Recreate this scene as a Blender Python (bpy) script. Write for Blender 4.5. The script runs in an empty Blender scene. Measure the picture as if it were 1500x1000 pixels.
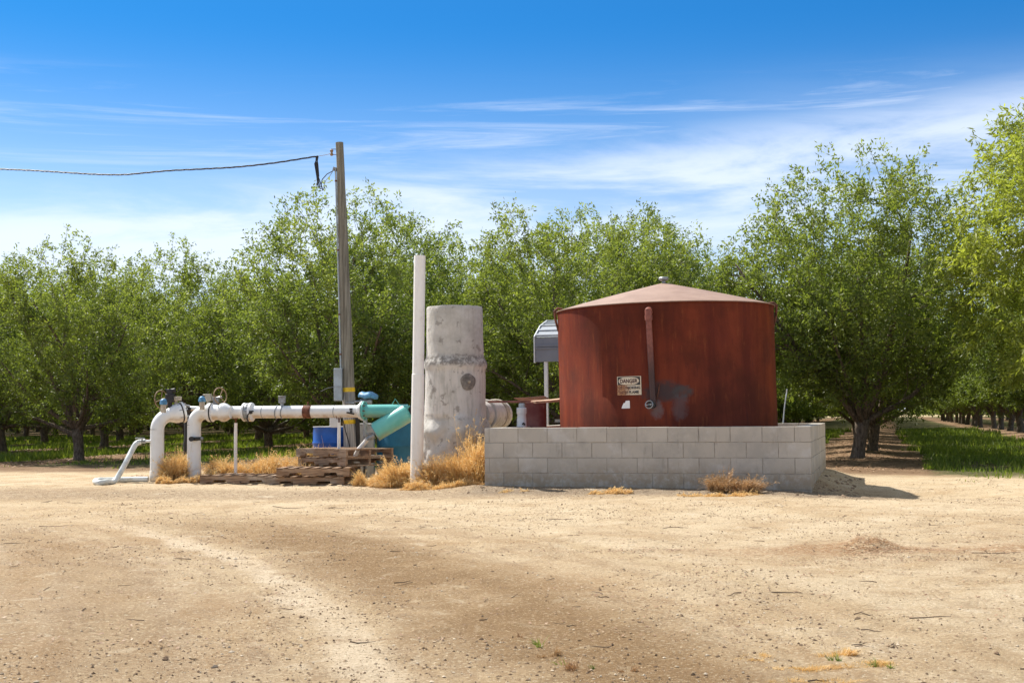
import bpy, math, random
import numpy as np
from mathutils import Vector, Matrix, Quaternion
R = math.radians
rnd = random.Random(7)
sc = bpy.context.scene
col = sc.collection

# ------------------------------------------------------------------ camera
CAM = Vector((0, 0, 1.04)); F = 1900.0
tilt, roll = math.atan(105.7 / F), R(0.5)
fw = Vector((0, math.cos(tilt), math.sin(tilt)))
r0 = Vector((1, 0, 0)); u0 = Vector((0, -math.sin(tilt), math.cos(tilt)))
cr = r0 * math.cos(roll) - u0 * math.sin(roll)
cu = u0 * math.cos(roll) + r0 * math.sin(roll)
cam_d = bpy.data.cameras.new('camera'); cam = bpy.data.objects.new('camera', cam_d); col.objects.link(cam)
M = Matrix((cr, cu, -fw)).transposed().to_4x4(); M.translation = CAM
cam.matrix_world = M
cam_d.lens = 36 * F / 1500; cam_d.sensor_width = 36; cam_d.clip_end = 6000; cam_d.clip_start = 0.05
sc.camera = cam
sc.render.resolution_x = 1024; sc.render.resolution_y = 682

def W(px, py, Y):
    """world point seen at photo pixel (px,py) at real distance Y"""
    r = fw * F + cr * (px - 750) + cu * (500 - py)
    return CAM + r * (Y / r.y)

# ------------------------------------------------------------------ orchard lattice
UX, UY = 0.275, 0.961
VX, VY = -0.961, 0.275
T0 = (7.05, 26.8); ROWS = 6.1; TREES = 5.2
def lat(a, b): return (T0[0] + a * VX + b * UX, T0[1] + a * VY + b * UY)
def unlat(x, y):
    x = x - T0[0]; y = y - T0[1]
    return x * VX + y * VY, x * UX + y * UY

# enclosure frame (aligned with the orchard)
EC = Vector((3.78, 16.5, 0))                     # near right outer corner
EL, ED = 4.34, 4.3
ex = Vector((-0.961, 0.275, 0)); ey = Vector((0.275, 0.961, 0))

# ------------------------------------------------------------------ numpy noise
def vnoise(x, y, seed=0):
    xi = np.floor(x).astype(np.int64); yi = np.floor(y).astype(np.int64)
    xf = x - xi; yf = y - yi
    xf = xf * xf * (3 - 2 * xf); yf = yf * yf * (3 - 2 * yf)
    def h(a, b):
        n = (a * 374761393 + b * 668265263 + seed * 982451653) & 0xffffffff
        n = ((n ^ (n >> 13)) * 1274126177) & 0xffffffff
        n = n ^ (n >> 16)
        return (n & 0xffff) / 65535.0
    a = h(xi, yi); b = h(xi + 1, yi); c = h(xi, yi + 1); d = h(xi + 1, yi + 1)
    return (a * (1 - xf) + b * xf) * (1 - yf) + (c * (1 - xf) + d * xf) * yf

def sstep(a, b, x):
    t = np.clip((x - a) / (b - a), 0, 1); return t * t * (3 - 2 * t)

def seg_dist(x, y, ax, ay, bx, by):
    dx, dy = bx - ax, by - ay
    t = np.clip(((x - ax) * dx + (y - ay) * dy) / (dx * dx + dy * dy), 0, 1)
    return np.hypot(x - ax - t * dx, y - ay - t * dy)

def ground_h(x, y):
    x = np.asarray(x, float); y = np.asarray(y, float)
    r = np.hypot(x, y)
    amp = np.clip(1.0 - (r - 60) / 60, 0, 1)
    h = (vnoise(x * .35, y * .35, 1) - .5) * .05 + (vnoise(x * 1.3, y * 1.3, 2) - .5) * .022
    h += (vnoise(x * 4, y * 4, 3) - .5) * .016 + (vnoise(x * 11, y * 11, 4) - .5) * .012 + (vnoise(x * 21, y * 21, 14) - .5) * .009
    # tyre-worn bands round a wide bend
    rr = np.hypot(x + 20.1, y - .8)
    near = 1 - sstep(11, 17, y)
    h += (vnoise(rr * 3.2, np.arctan2(y - .8, x + 20.1) * 6, 9) - .5) * .022 * near
    # banked soil at the foot of the block wall
    A = EC + ex * EL
    d = seg_dist(x, y, EC.x, EC.y, A.x, A.y)
    t = np.clip(((x - EC.x) * ex.x + (y - EC.y) * ex.y) / EL, 0, 1)
    h += np.exp(-(d / .55) ** 2) * (.02 + .06 * t)
    Bc = EC + ey * ED
    d2 = seg_dist(x, y, EC.x + .05, EC.y + .7, Bc.x, Bc.y)
    h += np.exp(-(d2 / .33) ** 2) * .14
    h -= .12 * np.exp(-(((x - 5.5) / 1.5) ** 2 + ((y - 16.9) / 1.6) ** 2))
    # orchard rows on low berms
    a, b = unlat(x, y)
    dr = np.abs((a + ROWS / 2) % ROWS - ROWS / 2)
    h += np.exp(-(dr / .8) ** 2) * .07 * sstep(-3, 0, b) * amp
    # low heap of swept leaves
    hx, hy = W(1275, 806, 9.95).x, 9.95
    h += .075 * np.exp(-(((x - hx) / .17) ** 2 + ((y - hy) / .3) ** 2) ** 1.5) * (.7 + .6 * vnoise(x * 30, y * 30, 5))
    return h * amp

def gz(x, y): return float(ground_h(np.array([x]), np.array([y]))[0])
def WG(px, Y):
    """ground point below pixel column px at distance Y"""
    p = W(px, 700, Y); return Vector((p.x, Y, gz(p.x, Y)))

# ------------------------------------------------------------------ material helper
class NT:
    def __init__(s, name):
        s.m = bpy.data.materials.new(name); s.m.use_nodes = True
        s.t = s.m.node_tree; s.t.nodes.clear()
        s.out = s.n('ShaderNodeOutputMaterial')
    def n(s, typ, **kw):
        nd = s.t.nodes.new(typ)
        for k, v in kw.items(): setattr(nd, k, v)
        return nd
    def l(s, a, b): s.t.links.new(a, b)
    def coord(s, kind='Object'):
        if kind == 'World': return s.n('ShaderNodeNewGeometry').outputs['Position']
        return s.n('ShaderNodeTexCoord').outputs[kind]
    def mapv(s, vec, scale=(1, 1, 1), loc=(0, 0, 0), rot=(0, 0, 0)):
        m = s.n('ShaderNodeMapping'); s.l(vec, m.inputs[0])
        m.inputs['Location'].default_value = loc; m.inputs['Rotation'].default_value = rot; m.inputs['Scale'].default_value = scale
        return m.outputs[0]
    def noise(s, vec, scale, detail=5, rough=.55, dist=0):
        n = s.n('ShaderNodeTexNoise'); s.l(vec, n.inputs['Vector'])
        n.inputs['Scale'].default_value = scale; n.inputs['Detail'].default_value = detail
        n.inputs['Roughness'].default_value = rough; n.inputs['Distortion'].default_value = dist
        return n.outputs['Fac']
    def math(s, op, a, b=None, c=None, clamp=False):
        n = s.n('ShaderNodeMath', operation=op); n.use_clamp = clamp
        for i, v in enumerate((a, b, c)):
            if v is None: continue
            if isinstance(v, (int, float)): n.inputs[i].default_value = v
            else: s.l(v, n.inputs[i])
        return n.outputs[0]
    def ramp(s, v, lo, hi, a=0., b=1.):
        n = s.n('ShaderNodeMapRange'); n.interpolation_type = 'SMOOTHSTEP'
        s.l(v, n.inputs['Value'])
        n.inputs['From Min'].default_value = lo; n.inputs['From Max'].default_value = hi
        n.inputs['To Min'].default_value = a; n.inputs['To Max'].default_value = b
        return n.outputs[0]
    def mix(s, f, a, b, blend='MIX'):
        n = s.n('ShaderNodeMix', data_type='RGBA', blend_type=blend)
        for sock, v in ((n.inputs[0], f), (n.inputs[6], a), (n.inputs[7], b)):
            if isinstance(v, (int, float)): sock.default_value = v
            elif isinstance(v, tuple): sock.default_value = (*v, 1)
            else: s.l(v, sock)
        return n.outputs[2]
    def sep(s, v):
        n = s.n('ShaderNodeSeparateXYZ'); s.l(v, n.inputs[0]); return n.outputs
    def dot(s, v, d):
        n = s.n('ShaderNodeVectorMath', operation='DOT_PRODUCT'); s.l(v, n.inputs[0]); n.inputs[1].default_value = d
        return n.outputs['Value']
    def attr(s, name):
        return s.n('ShaderNodeAttribute', attribute_name=name)
    def bump(s, h, strength=.3, dist=.01):
        n = s.n('ShaderNodeBump'); s.l(h, n.inputs['Height'])
        n.inputs['Strength'].default_value = strength; n.inputs['Distance'].default_value = dist
        return n.outputs[0]
    def bsdf(s, color, rough=.6, metal=0., bump=None, spec=.5, coat=0):
        b = s.n('ShaderNodeBsdfPrincipled')
        for k, v in (('Base Color', color), ('Roughness', rough), ('Metallic', metal)):
            if isinstance(v, (int, float)): b.inputs[k].default_value = v
            elif isinstance(v, tuple): b.inputs[k].default_value = (*v, 1)
            else: s.l(v, b.inputs[k])
        b.inputs['Specular IOR Level'].default_value = spec
        b.inputs['Coat Weight'].default_value = coat
        if bump is not None: s.l(bump, b.inputs['Normal'])
        s.l(b.outputs[0], s.out.inputs[0]); return s.m

def simple(name, c, rough=.6, metal=0., var=.18, scale=9., dirt=None, dirt_amt=.4, bump=.15, spec=.4, stretch=(1, 1, 1)):
    t = NT(name); v = t.mapv(t.coord('Object'), stretch)
    n = t.noise(v, scale); n2 = t.noise(v, scale * 6)
    dark = tuple(x * (1 - var * 1.6) for x in c); lite = tuple(min(1, x * (1 + var)) for x in c)
    cc = t.mix(t.ramp(n, .3, .7), dark, lite)
    if dirt:
        cc = t.mix(t.math('MULTIPLY', t.ramp(t.noise(v, scale * .55, 8, .7), .48, .68), dirt_amt), cc, dirt)
    return t.bsdf(cc, rough, metal, t.bump(n2, bump, .004), spec)

MAT = {}
def mats():
    M_ = MAT
    # painted steel pipe, patchy brown mixed in on downward-facing sides
    t = NT('white_pipe_paint'); o = t.coord('World')
    n = t.noise(o, 3.5, 8, .65); st = t.noise(t.mapv(o, (6, 6, .8)), 3, 6, .6)
    c = t.mix(t.ramp(n, .35, .75), (.80, .80, .78), (.70, .69, .65))
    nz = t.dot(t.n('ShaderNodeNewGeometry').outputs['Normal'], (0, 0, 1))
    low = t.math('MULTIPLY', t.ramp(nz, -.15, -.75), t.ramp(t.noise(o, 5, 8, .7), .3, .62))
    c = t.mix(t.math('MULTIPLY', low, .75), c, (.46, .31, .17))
    z = t.sep(o)[2]
    foot = t.math('MULTIPLY', t.ramp(z, .28, .0), t.ramp(t.noise(o, 9, 6, .7), .25, .7))
    c = t.mix(t.math('MULTIPLY', foot, .5), c, (.45, .36, .25))
    c = t.mix(t.math('MULTIPLY', t.ramp(st, .60, .74), .35), c, (.42, .27, .16))
    c = t.mix(t.ramp(t.noise(o, 28, 4, .7), .70, .76), c, (.30, .16, .09))
    M_['white'] = t.bsdf(c, .38, 0, t.bump(t.noise(o, 40), .12, .003))
    M_['hose'] = simple('white_hose_vinyl', (.70, .72, .68), .45, dirt=(.45, .42, .33), dirt_amt=.5, scale=5)
    t = NT('pvc_plastic'); o = t.coord('World')
    c = t.mix(t.ramp(t.noise(t.mapv(o, (8, 8, .7)), 2, 6), .35, .7), (.92, .90, .86), (.87, .84, .78))
    c = t.mix(t.math('MULTIPLY', t.ramp(t.noise(o, 6, 8, .7), .52, .75), .35), c, (.50, .42, .33))
    c = t.mix(t.math('MULTIPLY', t.ramp(t.sep(o)[2], 1.55, .3), .3), c, (.60, .50, .38))
    M_['pvc'] = t.bsdf(c, .42)
    M_['steel'] = simple('grey_steel', (.30, .32, .33), .45, .4, dirt=(.18, .10, .06), dirt_amt=.5, scale=20)
    M_['dark'] = simple('dark_iron', (.035, .033, .032), .55, .2, scale=20)
    M_['black'] = simple('black_rubber', (.018, .018, .02), .5)
    M_['rust'] = simple('rusty_iron', (.17, .065, .035), .8, 0, .35, 18, (.08, .03, .02))
    M_['tanring'] = simple('weathered_brass', (.33, .22, .13), .6, .2, .25, 30)
    M_['bluecap'] = simple('blue_plastic', (.09, .25, .42), .45, scale=25)
    M_['beige'] = simple('beige_housing', (.50, .44, .34), .6, scale=25, dirt=(.25, .16, .1))
    M_['greybox'] = simple('grey_enclosure_paint', (.36, .41, .44), .5, 0, .1, 6, (.25, .25, .24))
    M_['drum'] = simple('blue_drum_plastic', (.012, .095, .42), .38, 0, .15, 5, (.06, .14, .36))
    M_['fert'] = simple('teal_tank_plastic', (.018, .135, .22), .5, 0, .12, 3, (.04, .17, .23))
    t = NT('turquoise_paint'); o = t.coord('World')
    c = t.mix(t.ramp(t.noise(o, 4, 6), .3, .7), (.10, .40, .36), (.15, .49, .43))
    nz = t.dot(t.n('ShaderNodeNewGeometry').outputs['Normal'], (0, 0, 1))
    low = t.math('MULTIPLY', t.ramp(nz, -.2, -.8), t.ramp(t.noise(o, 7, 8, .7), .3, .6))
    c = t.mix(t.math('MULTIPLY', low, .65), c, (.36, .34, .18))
    c = t.mix(t.ramp(t.noise(o, 22, 5, .7), .66, .74), c, (.20, .15, .09))
    M_['turq'] = t.bsdf(c, .35, 0, t.bump(t.noise(o, 30), .1, .003))
    # weathered pole
    t = NT('weathered_pole_wood'); o = t.coord('Object')
    g = t.noise(t.mapv(o, (30, 30, .9)), 1.4, 8, .65); g2 = t.noise(t.mapv(o, (90, 90, 2.2)), 1, 4, .6)
    c = t.mix(t.ramp(g, .32, .68), (.125, .112, .085), (.30, .28, .225))
    c = t.mix(t.ramp(g2, .62, .72), c, (.05, .04, .03))
    c = t.mix(t.ramp(t.sep(o)[2], 1.7, .9), c, t.mix(t.ramp(g, .3, .6), (.16, .15, .14), (.48, .46, .43)))
    M_['pole'] = t.bsdf(c, .85, 0, t.bump(g2, .6, .006), .2)
    M_['yellow'] = simple('yellow_reflective_tape', (.80, .52, .02), .5, scale=30, dirt=(.4, .3, .1))
    # pallet wood
    t = NT('pallet_wood'); o = t.coord('Object'); w = t.coord('World')
    g = t.noise(t.mapv(o, (2, 26, 26)), 1.6, 8, .65)
    c = t.mix(t.ramp(g, .3, .7), (.15, .085, .05), (.44, .29, .18))
    c = t.mix(t.ramp(t.noise(w, 2.3, 3), .45, .7, 0, .6), c, t.mix(t.ramp(g, .3, .7), (.28, .235, .18), (.56, .48, .38)))
    c = t.mix(t.ramp(t.noise(w, 14, 5, .7), .62, .72), c, (.055, .04, .03))
    M_['pallet'] = t.bsdf(c, .85, 0, t.bump(g, .5, .004), .2)
    M_['plank'] = simple('pale_plank_wood', (.55, .36, .24), .8, 0, .2, 5, (.30, .15, .10), stretch=(1, 8, 8))
    M_['redsheet'] = simple('oxide_red_sheet', (.26, .11, .08), .7, 0, .25, 6, (.4, .25, .2))
    t = NT('dull_red_drum_paint'); o = t.coord('World')
    c = t.mix(t.ramp(t.noise(o, 3.5, 6), .3, .7), (.16, .035, .035), (.27, .11, .09))
    c = t.mix(t.math('MULTIPLY', t.ramp(t.noise(o, 5, 6, .7), .5, .7), .6), c, (.32, .24, .2))
    M_['reddrum'] = t.bsdf(c, .55)
    M_['canopy_roof'] = simple('pale_metal_roofing', (.42, .44, .46), .35, .5, .08, 3)
    M_['canopy_side'] = simple('grey_metal_siding', (.20, .205, .23), .4, .3, .06, 3)
    M_['trim'] = simple('white_metal_trim', (.66, .67, .68), .4, .1, .06, 5)
    # concrete standpipe
    t = NT('standpipe_concrete'); o = t.coord('World')
    z = t.sep(o)[2]
    n = t.noise(o, 4.5, 8, .65); st = t.noise(t.mapv(o, (18, 18, .9)), 1.3, 6, .6)
    c = t.mix(t.ramp(n, .3, .72), (.44, .415, .37), (.60, .572, .525))
    c = t.mix(t.ramp(st, .55, .70, 0, .35), c, (.24, .20, .165))
    mid = t.math('MULTIPLY', t.ramp(z, .96, 1.02), t.ramp(z, 1.83, 1.78))
    wash = t.math('MULTIPLY', mid, t.ramp(t.noise(t.mapv(o, (14, 14, 1.6)), 1.7, 7, .65), .40, .54))
    c = t.mix(t.math('MULTIPLY', wash, .6), c, (.68, .635, .585))
    blot = t.ramp(t.noise(o, 7, 4, .6), .60, .66)
    c = t.mix(t.math('MULTIPLY', blot, .5), c, (.15, .125, .105))
    seam = t.math('MULTIPLY', t.ramp(z, 1.74, 1.80), t.ramp(z, 1.96, 1.88))
    c = t.mix(t.math('MULTIPLY', seam, t.ramp(t.noise(o, 16, 5, .7), .35, .6)), c, (.21, .19, .17))
    b = t.bump(t.math('ADD', t.noise(o, 30, 8, .7), t.math('MULTIPLY', t.noise(o, 7, 4), .8)), .6, .012)
    M_['concrete'] = t.bsdf(c, .92, 0, b, .2)
    M_['concstain'] = simple('damp_grey_concrete', (.235, .21, .185), .9, 0, .3, 12)
    # block
    t = NT('concrete_block'); o = t.coord('World'); ra = t.attr('rnd').outputs['Fac']
    c = t.mix(ra, (.49, .44, .37), (.545, .49, .415))
    c = t.mix(t.ramp(t.noise(o, 2.4, 7, .65), .42, .7, 0, .5), c, (.33, .305, .27))
    c = t.mix(t.ramp(t.noise(t.mapv(o, (7, 7, 1.3)), 2, 6, .65), .56, .72, 0, .4), c, (.27, .24, .205))
    ef = t.ramp(t.noise(o, 3.3, 6, .6), .54, .7, 0, .45)
    c = t.mix(ef, c, (.64, .61, .57))
    c = t.mix(t.math('MULTIPLY', t.ramp(t.math('ADD', t.sep(o)[2], t.math('MULTIPLY', t.noise(o, 2.2, 5), -.3)), .28, -.05), t.ramp(t.noise(o, 10, 7, .7), .28, .60)), c, (.36, .285, .20))
    c = t.mix(t.ramp(t.noise(o, 140, 2), .62, .72, 0, .35), c, (.16, .15, .14))
    M_['block'] = t.bsdf(c, .95, 0, t.bump(t.noise(o, 110, 4, .7), .55, .004), .15)
    t = NT('mortar'); o = t.coord('World')
    c = t.mix(t.ramp(t.noise(o, 9, 6), .3, .7), (.29, .255, .21), (.43, .39, .325))
    M_['mortar'] = t.bsdf(c, .95, 0, t.bump(t.noise(o, 60), .4, .004), .1)
    # tank rust
    t = NT('rusted_tank_steel'); o = t.coord('Object')
    xyz = t.sep(o)
    ang = t.math('ARCTAN2', xyz[1], xyz[0])
    cv = t.n('ShaderNodeCombineXYZ'); t.l(t.math('MULTIPLY', ang, 1.6), cv.inputs[0]); t.l(t.math('MULTIPLY', xyz[2], .16), cv.inputs[2])
    st = t.noise(cv.outputs[0], 3.2, 8, .62); st2 = t.noise(cv.outputs[0], 17, 6, .6)
    n = t.noise(o, 1.6, 7, .6); f = t.noise(o, 24, 6, .7)
    c = t.mix(t.ramp(st, .30, .70), (.105, .019, .010), (.195, .038, .015))
    c = t.mix(t.ramp(n, .42, .68, 0, .6), c, (.07, .020, .012))
    c = t.mix(t.ramp(st2, .55, .72, 0, .38), c, (.27, .075, .024))
    c = t.mix(t.ramp(st2, .44, .30, 0, .45), c, (.07, .018, .014))
    c = t.mix(t.ramp(f, .58, .75, 0, .4), c, (.06, .02, .016))
    # paler scoured foot of the shell
    rag = t.math('ADD', xyz[2], t.math('MULTIPLY', t.noise(cv.outputs[0], 22, 6, .7), .5))
    # soot and grey bloom around the drain valve
    def blob(cx, cz, sx, sz):
        a = t.math('MULTIPLY', t.math('SUBTRACT', xyz[0], cx), 1 / sx); b_ = t.math('MULTIPLY', t.math('SUBTRACT', xyz[2], cz), 1 / sz)
        d = t.math('ADD', t.math('MULTIPLY', a, a), t.math('MULTIPLY', b_, b_))
        d = t.math('ADD', d, t.math('MULTIPLY', t.math('SUBTRACT', t.noise(o, 9, 6, .7), .5), 2.6))
        fr = t.ramp(d, 1.3, .1)
        return t.math('MULTIPLY', fr, t.ramp(xyz[1], 0, -.5))
    c = t.mix(t.math('MULTIPLY', blob(-.20, 1.33, .34, .16), .8), c, (.045, .045, .045))
    c = t.mix(t.math('MULTIPLY', blob(.02, 1.33, .16, .09), .5), c, (.075, .078, .072))
    c = t.mix(t.math('MULTIPLY', blob(-.34, 1.10, .11, .14), .6), c, (.16, .15, .15))
    c = t.mix(t.math('MULTIPLY', blob(-.02, 1.12, .13, .20), .5), c, (.12, .10, .10))
    M_['tank'] = t.bsdf(c, t.ramp(n, .3, .7, .5, .75), .0, t.bump(f, .15, .004), .12)
    t = NT('faded_oxide_roof'); o = t.coord('Object')
    c = t.mix(t.ramp(t.noise(o, 2.2, 8, .65), .3, .7), (.25, .150, .105), (.335, .215, .155))
    c = t.mix(t.ramp(t.noise(o, 9, 6, .7), .58, .74, 0, .5), c, (.27, .12, .08))
    M_['tankroof'] = t.bsdf(c, .6, 0, t.bump(t.noise(o, 20), .15, .004))
    t = NT('tank_pipe_paint'); o = t.coord('World')
    c = t.mix(t.ramp(t.sep(o)[2], 2.1, 1.5), t.mix(t.ramp(t.noise(o, 20, 6), .3, .7), (.18, .048, .03), (.27, .085, .055)), (.05, .018, .014))
    M_['tankpipe'] = t.bsdf(c, .45)
    # sign
    def signmat(name, colr, fade):
        t = NT(name); g = t.coord('World'); a = t.attr('suv'); s_ = t.sep(a.outputs['Vector'])
        n = t.noise(g, 26, 6, .7)
        left = t.ramp(t.math('ADD', s_[0], t.math('MULTIPLY', t.math('SUBTRACT', n, .5), .9)), .62, .30)
        lowm = t.ramp(s_[1], .60, .50)
        m = t.math('MULTIPLY', left, lowm)
        m = t.math('MAXIMUM', m, t.math('MULTIPLY', t.ramp(n, .60, .68), .8))
        c = t.mix(t.math('MULTIPLY', m, fade), colr, t.mix(t.ramp(t.noise(g, 60, 4), .4, .6), (.17, .05, .025), (.45, .22, .09)))
        return t.bsdf(c, .5)
    M_['signwhite'] = signmat('faded_sign_cream', (.66, .56, .42), .97)
    M_['signblack'] = signmat('faded_sign_black', (.03, .028, .026), .85)
    M_['signletters'] = signmat('sign_lettering', (.05, .04, .04), .75)
    M_['signred'] = signmat('sign_danger_lettering', (.07, .02, .018), .35)
    M_['paper'] = simple('white_paper', (.80, .79, .77), .8, 0, .03)
    # foliage
    def leafmat(name, cols, trans=.45, tm=(1.2, 1.25, .6)):
        t = NT(name); r = t.attr('rnd').outputs['Fac']; oi = t.n('ShaderNodeObjectInfo').outputs['Random']
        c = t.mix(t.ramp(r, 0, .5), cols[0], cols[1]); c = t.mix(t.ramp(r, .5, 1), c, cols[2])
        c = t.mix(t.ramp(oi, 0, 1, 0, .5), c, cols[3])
        d = t.n('ShaderNodeBsdfPrincipled'); t.l(c, d.inputs['Base Color']); d.inputs['Roughness'].default_value = .5
        d.inputs['Specular IOR Level'].default_value = .35
        tr = t.n('ShaderNodeBsdfTranslucent'); t.l(t.mix(1, c, tm, 'MULTIPLY'), tr.inputs[0])
        mx = t.n('ShaderNodeMixShader'); mx.inputs[0].default_value = trans
        t.l(d.outputs[0], mx.inputs[1]); t.l(tr.outputs[0], mx.inputs[2]); t.l(mx.outputs[0], t.out.inputs[0])
        return t.m
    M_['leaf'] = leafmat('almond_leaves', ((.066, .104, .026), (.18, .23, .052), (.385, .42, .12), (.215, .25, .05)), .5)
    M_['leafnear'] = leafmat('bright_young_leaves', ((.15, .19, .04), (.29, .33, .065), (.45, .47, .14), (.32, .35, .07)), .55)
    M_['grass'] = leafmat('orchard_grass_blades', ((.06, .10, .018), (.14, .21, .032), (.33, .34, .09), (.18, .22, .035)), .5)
    M_['straw'] = leafmat('dry_straw', ((.50, .28, .085), (.74, .48, .18), (.88, .70, .40), (.70, .48, .2)), .35, (1.05, 1, .85))
    M_['strawdull'] = leafmat('dull_dry_straw', ((.28, .15, .07), (.45, .27, .12), (.56, .38, .21), (.4, .28, .14)), .3, (1.1, 1, .9))
    M_['litter'] = leafmat('dead_leaf_litter', ((.19, .10, .05), (.34, .20, .11), (.46, .32, .19), (.25, .15, .09)), .1, (1, 1, 1))
    t = NT('almond_bark'); o = t.coord('Object')
    g = t.noise(t.mapv(o, (9, 9, 2.5)), 3, 8, .7)
    c = t.mix(t.ramp(g, .3, .7), (.06, .045, .034), (.24, .19, .145))
    M_['bark'] = t.bsdf(c, .95, 0, t.bump(g, .9, .02), .15)
    # gravel / twigs
    t = NT('pebbles'); r = t.attr('rnd').outputs['Fac']
    c = t.mix(t.ramp(r, 0, .6), (.14, .09, .055), (.33, .23, .14)); c = t.mix(t.ramp(r, .55, 1), c, (.58, .48, .35))
    M_['pebble'] = t.bsdf(c, .9, 0, None, .2)
    M_['clod'] = simple('dry_soil_clod', (.30, .21, .13), .95, 0, .3, 14)
    t = NT('twig_bark'); r = t.attr('rnd').outputs['Fac']
    M_['twig'] = t.bsdf(t.mix(r, (.07, .045, .03), (.30, .22, .15)), .9, 0, None, .2)
mats()

def ground_mat():
    t = NT('sandy_ground'); P = t.coord('World')
    xyz = t.sep(P)
    rel = t.n('ShaderNodeVectorMath', operation='SUBTRACT'); t.l(P, rel.inputs[0]); rel.inputs[1].default_value = (T0[0], T0[1], 0)
    a = t.dot(rel.outputs[0], (VX, VY, 0)); b = t.dot(rel.outputs[0], (UX, UY, 0))
    Pf = t.mapv(P, (1, 1, 0))
    n1 = t.noise(Pf, .22, 6, .6, .6); n2 = t.noise(Pf, 1.1, 8, .65, .4); n3 = t.noise(Pf, 14, 6, .7); n4 = t.noise(Pf, 70, 4, .7)
    # sand base
    c = t.mix(t.ramp(n1, .34, .62), (0.344, 0.220, 0.105), (0.464, 0.340, 0.199))
    c = t.mix(t.ramp(n2, .36, .66, 0, .75), c, (0.516, 0.396, 0.248))
    c = t.mix(t.ramp(t.noise(Pf, .55, 8, .7, .8), .50, .66, 0, .55), c, (0.292, 0.176, 0.081))
    # wheel-worn bends
    cx = t.math('ADD', xyz[0], 20.1); cy = t.math('SUBTRACT', xyz[1], .8)
    rr = t.math('SQRT', t.math('ADD', t.math('MULTIPLY', cx, cx), t.math('MULTIPLY', cy, cy)))
    an = t.math('ARCTAN2', cy, cx)
    cv = t.n('ShaderNodeCombineXYZ'); t.l(rr, cv.inputs[0]); t.l(t.math('MULTIPLY', an, 3.5), cv.inputs[1])
    tn = t.noise(cv.outputs[0], 1.9, 7, .62, .3)
    near = t.ramp(xyz[1], 15, 10.5)
    rw = t.math('ADD', rr, t.math('MULTIPLY', t.math('SUBTRACT', n2, .5), .55))
    def band(c0, w):
        d = t.math('ABSOLUTE', t.math('SUBTRACT', rw, c0)); return t.ramp(d, w, w * .25)
    brk = t.ramp(n2, .30, .60, .35, 1)
    for c0_, w0_, k_ in ((19.25, .13, .5), (18.75, .11, .45), (22.35, .16, .5), (21.75, .08, .35), (18.0, .2, .35), (16.6, .22, .35)):
        c = t.mix(t.math('MULTIPLY', t.math('MULTIPLY', band(c0_, w0_), near), t.math('MULTIPLY', brk, k_)), c, (.28, .185, .10))
    tn2 = t.noise(cv.outputs[0], 6.5, 6, .65, .2)
    c = t.mix(t.math('MULTIPLY', t.math('MULTIPLY', t.ramp(tn2, .50, .62), near), .55), c, (.29, .19, .105))
    inner = t.math('MULTIPLY', t.ramp(t.math('SUBTRACT', rr, 20.0), .4, -1.2), near)
    c = t.mix(t.math('MULTIPLY', inner, t.ramp(n2, .25, .6, .25, .6)), c, (.35, .25, .155))
    c = t.mix(t.math('MULTIPLY', t.math('MULTIPLY', t.ramp(tn, .48, .64), near), .6), c, (0.297, 0.180, 0.081))
    c = t.mix(t.math('MULTIPLY', t.math('MULTIPLY', band(21.0, .95), near), t.math('MULTIPLY', brk, 1.0)), c, (.27, .175, .09))
    c = t.mix(t.math('MULTIPLY', t.math('MULTIPLY', band(20.05, .20), near), t.math('MULTIPLY', brk, .75)), c, (.62, .50, .35))
    # pale trodden area on the right
    pal = t.math('MULTIPLY', t.ramp(t.math('SUBTRACT', rr, 20.9), .6, 2.2), t.ramp(n1, .30, .50))
    c = t.mix(t.math('MULTIPLY', pal, t.ramp(n2, .35, .6, .25, .75)), c, (0.550, 0.432, 0.280))
    # litter streaks parallel to the road
    sv = t.mapv(P, (.28, 1.9, 0), rot=(0, 0, .06))
    s1 = t.noise(sv, 1.6, 8, .7, .5)
    c = t.mix(t.math('MULTIPLY', t.ramp(s1, .57, .70), t.ramp(n3, .40, .58)), c, (.27, .165, .085))
    # the brown strip of swept leaves
    hx, hy = W(1275, 806, 9.95).x, 9.75
    dy = t.math('ABSOLUTE', t.math('ADD', t.math('SUBTRACT', xyz[1], hy), t.math('MULTIPLY', t.math('SUBTRACT', n2, .5), .8)))
    st = t.math('MULTIPLY', t.ramp(dy, .55, .12), t.ramp(xyz[0], 1.0, 2.4))
    c = t.mix(t.math('MULTIPLY', st, t.ramp(n3, .34, .56)), c, (.30, .165, .075))
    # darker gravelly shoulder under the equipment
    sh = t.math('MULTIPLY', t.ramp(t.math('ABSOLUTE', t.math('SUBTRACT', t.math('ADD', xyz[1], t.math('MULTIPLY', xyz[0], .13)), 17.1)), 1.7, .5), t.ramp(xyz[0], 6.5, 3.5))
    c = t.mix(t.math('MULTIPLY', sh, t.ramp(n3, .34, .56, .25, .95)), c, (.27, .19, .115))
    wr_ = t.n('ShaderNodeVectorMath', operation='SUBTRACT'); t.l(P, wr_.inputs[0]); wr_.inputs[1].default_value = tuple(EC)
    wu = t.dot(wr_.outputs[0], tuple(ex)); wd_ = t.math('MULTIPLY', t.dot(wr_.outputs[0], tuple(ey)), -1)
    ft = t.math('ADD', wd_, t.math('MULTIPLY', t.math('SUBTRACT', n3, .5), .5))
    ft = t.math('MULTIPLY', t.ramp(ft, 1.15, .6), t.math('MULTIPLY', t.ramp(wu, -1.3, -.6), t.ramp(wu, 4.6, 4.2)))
    c = t.mix(t.math('MULTIPLY', t.math('MULTIPLY', ft, t.ramp(wd_, -.3, -.05)), .85), c, (.17, .125, .085))  # shadow band of the front wall, painted into the soil colour
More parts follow.
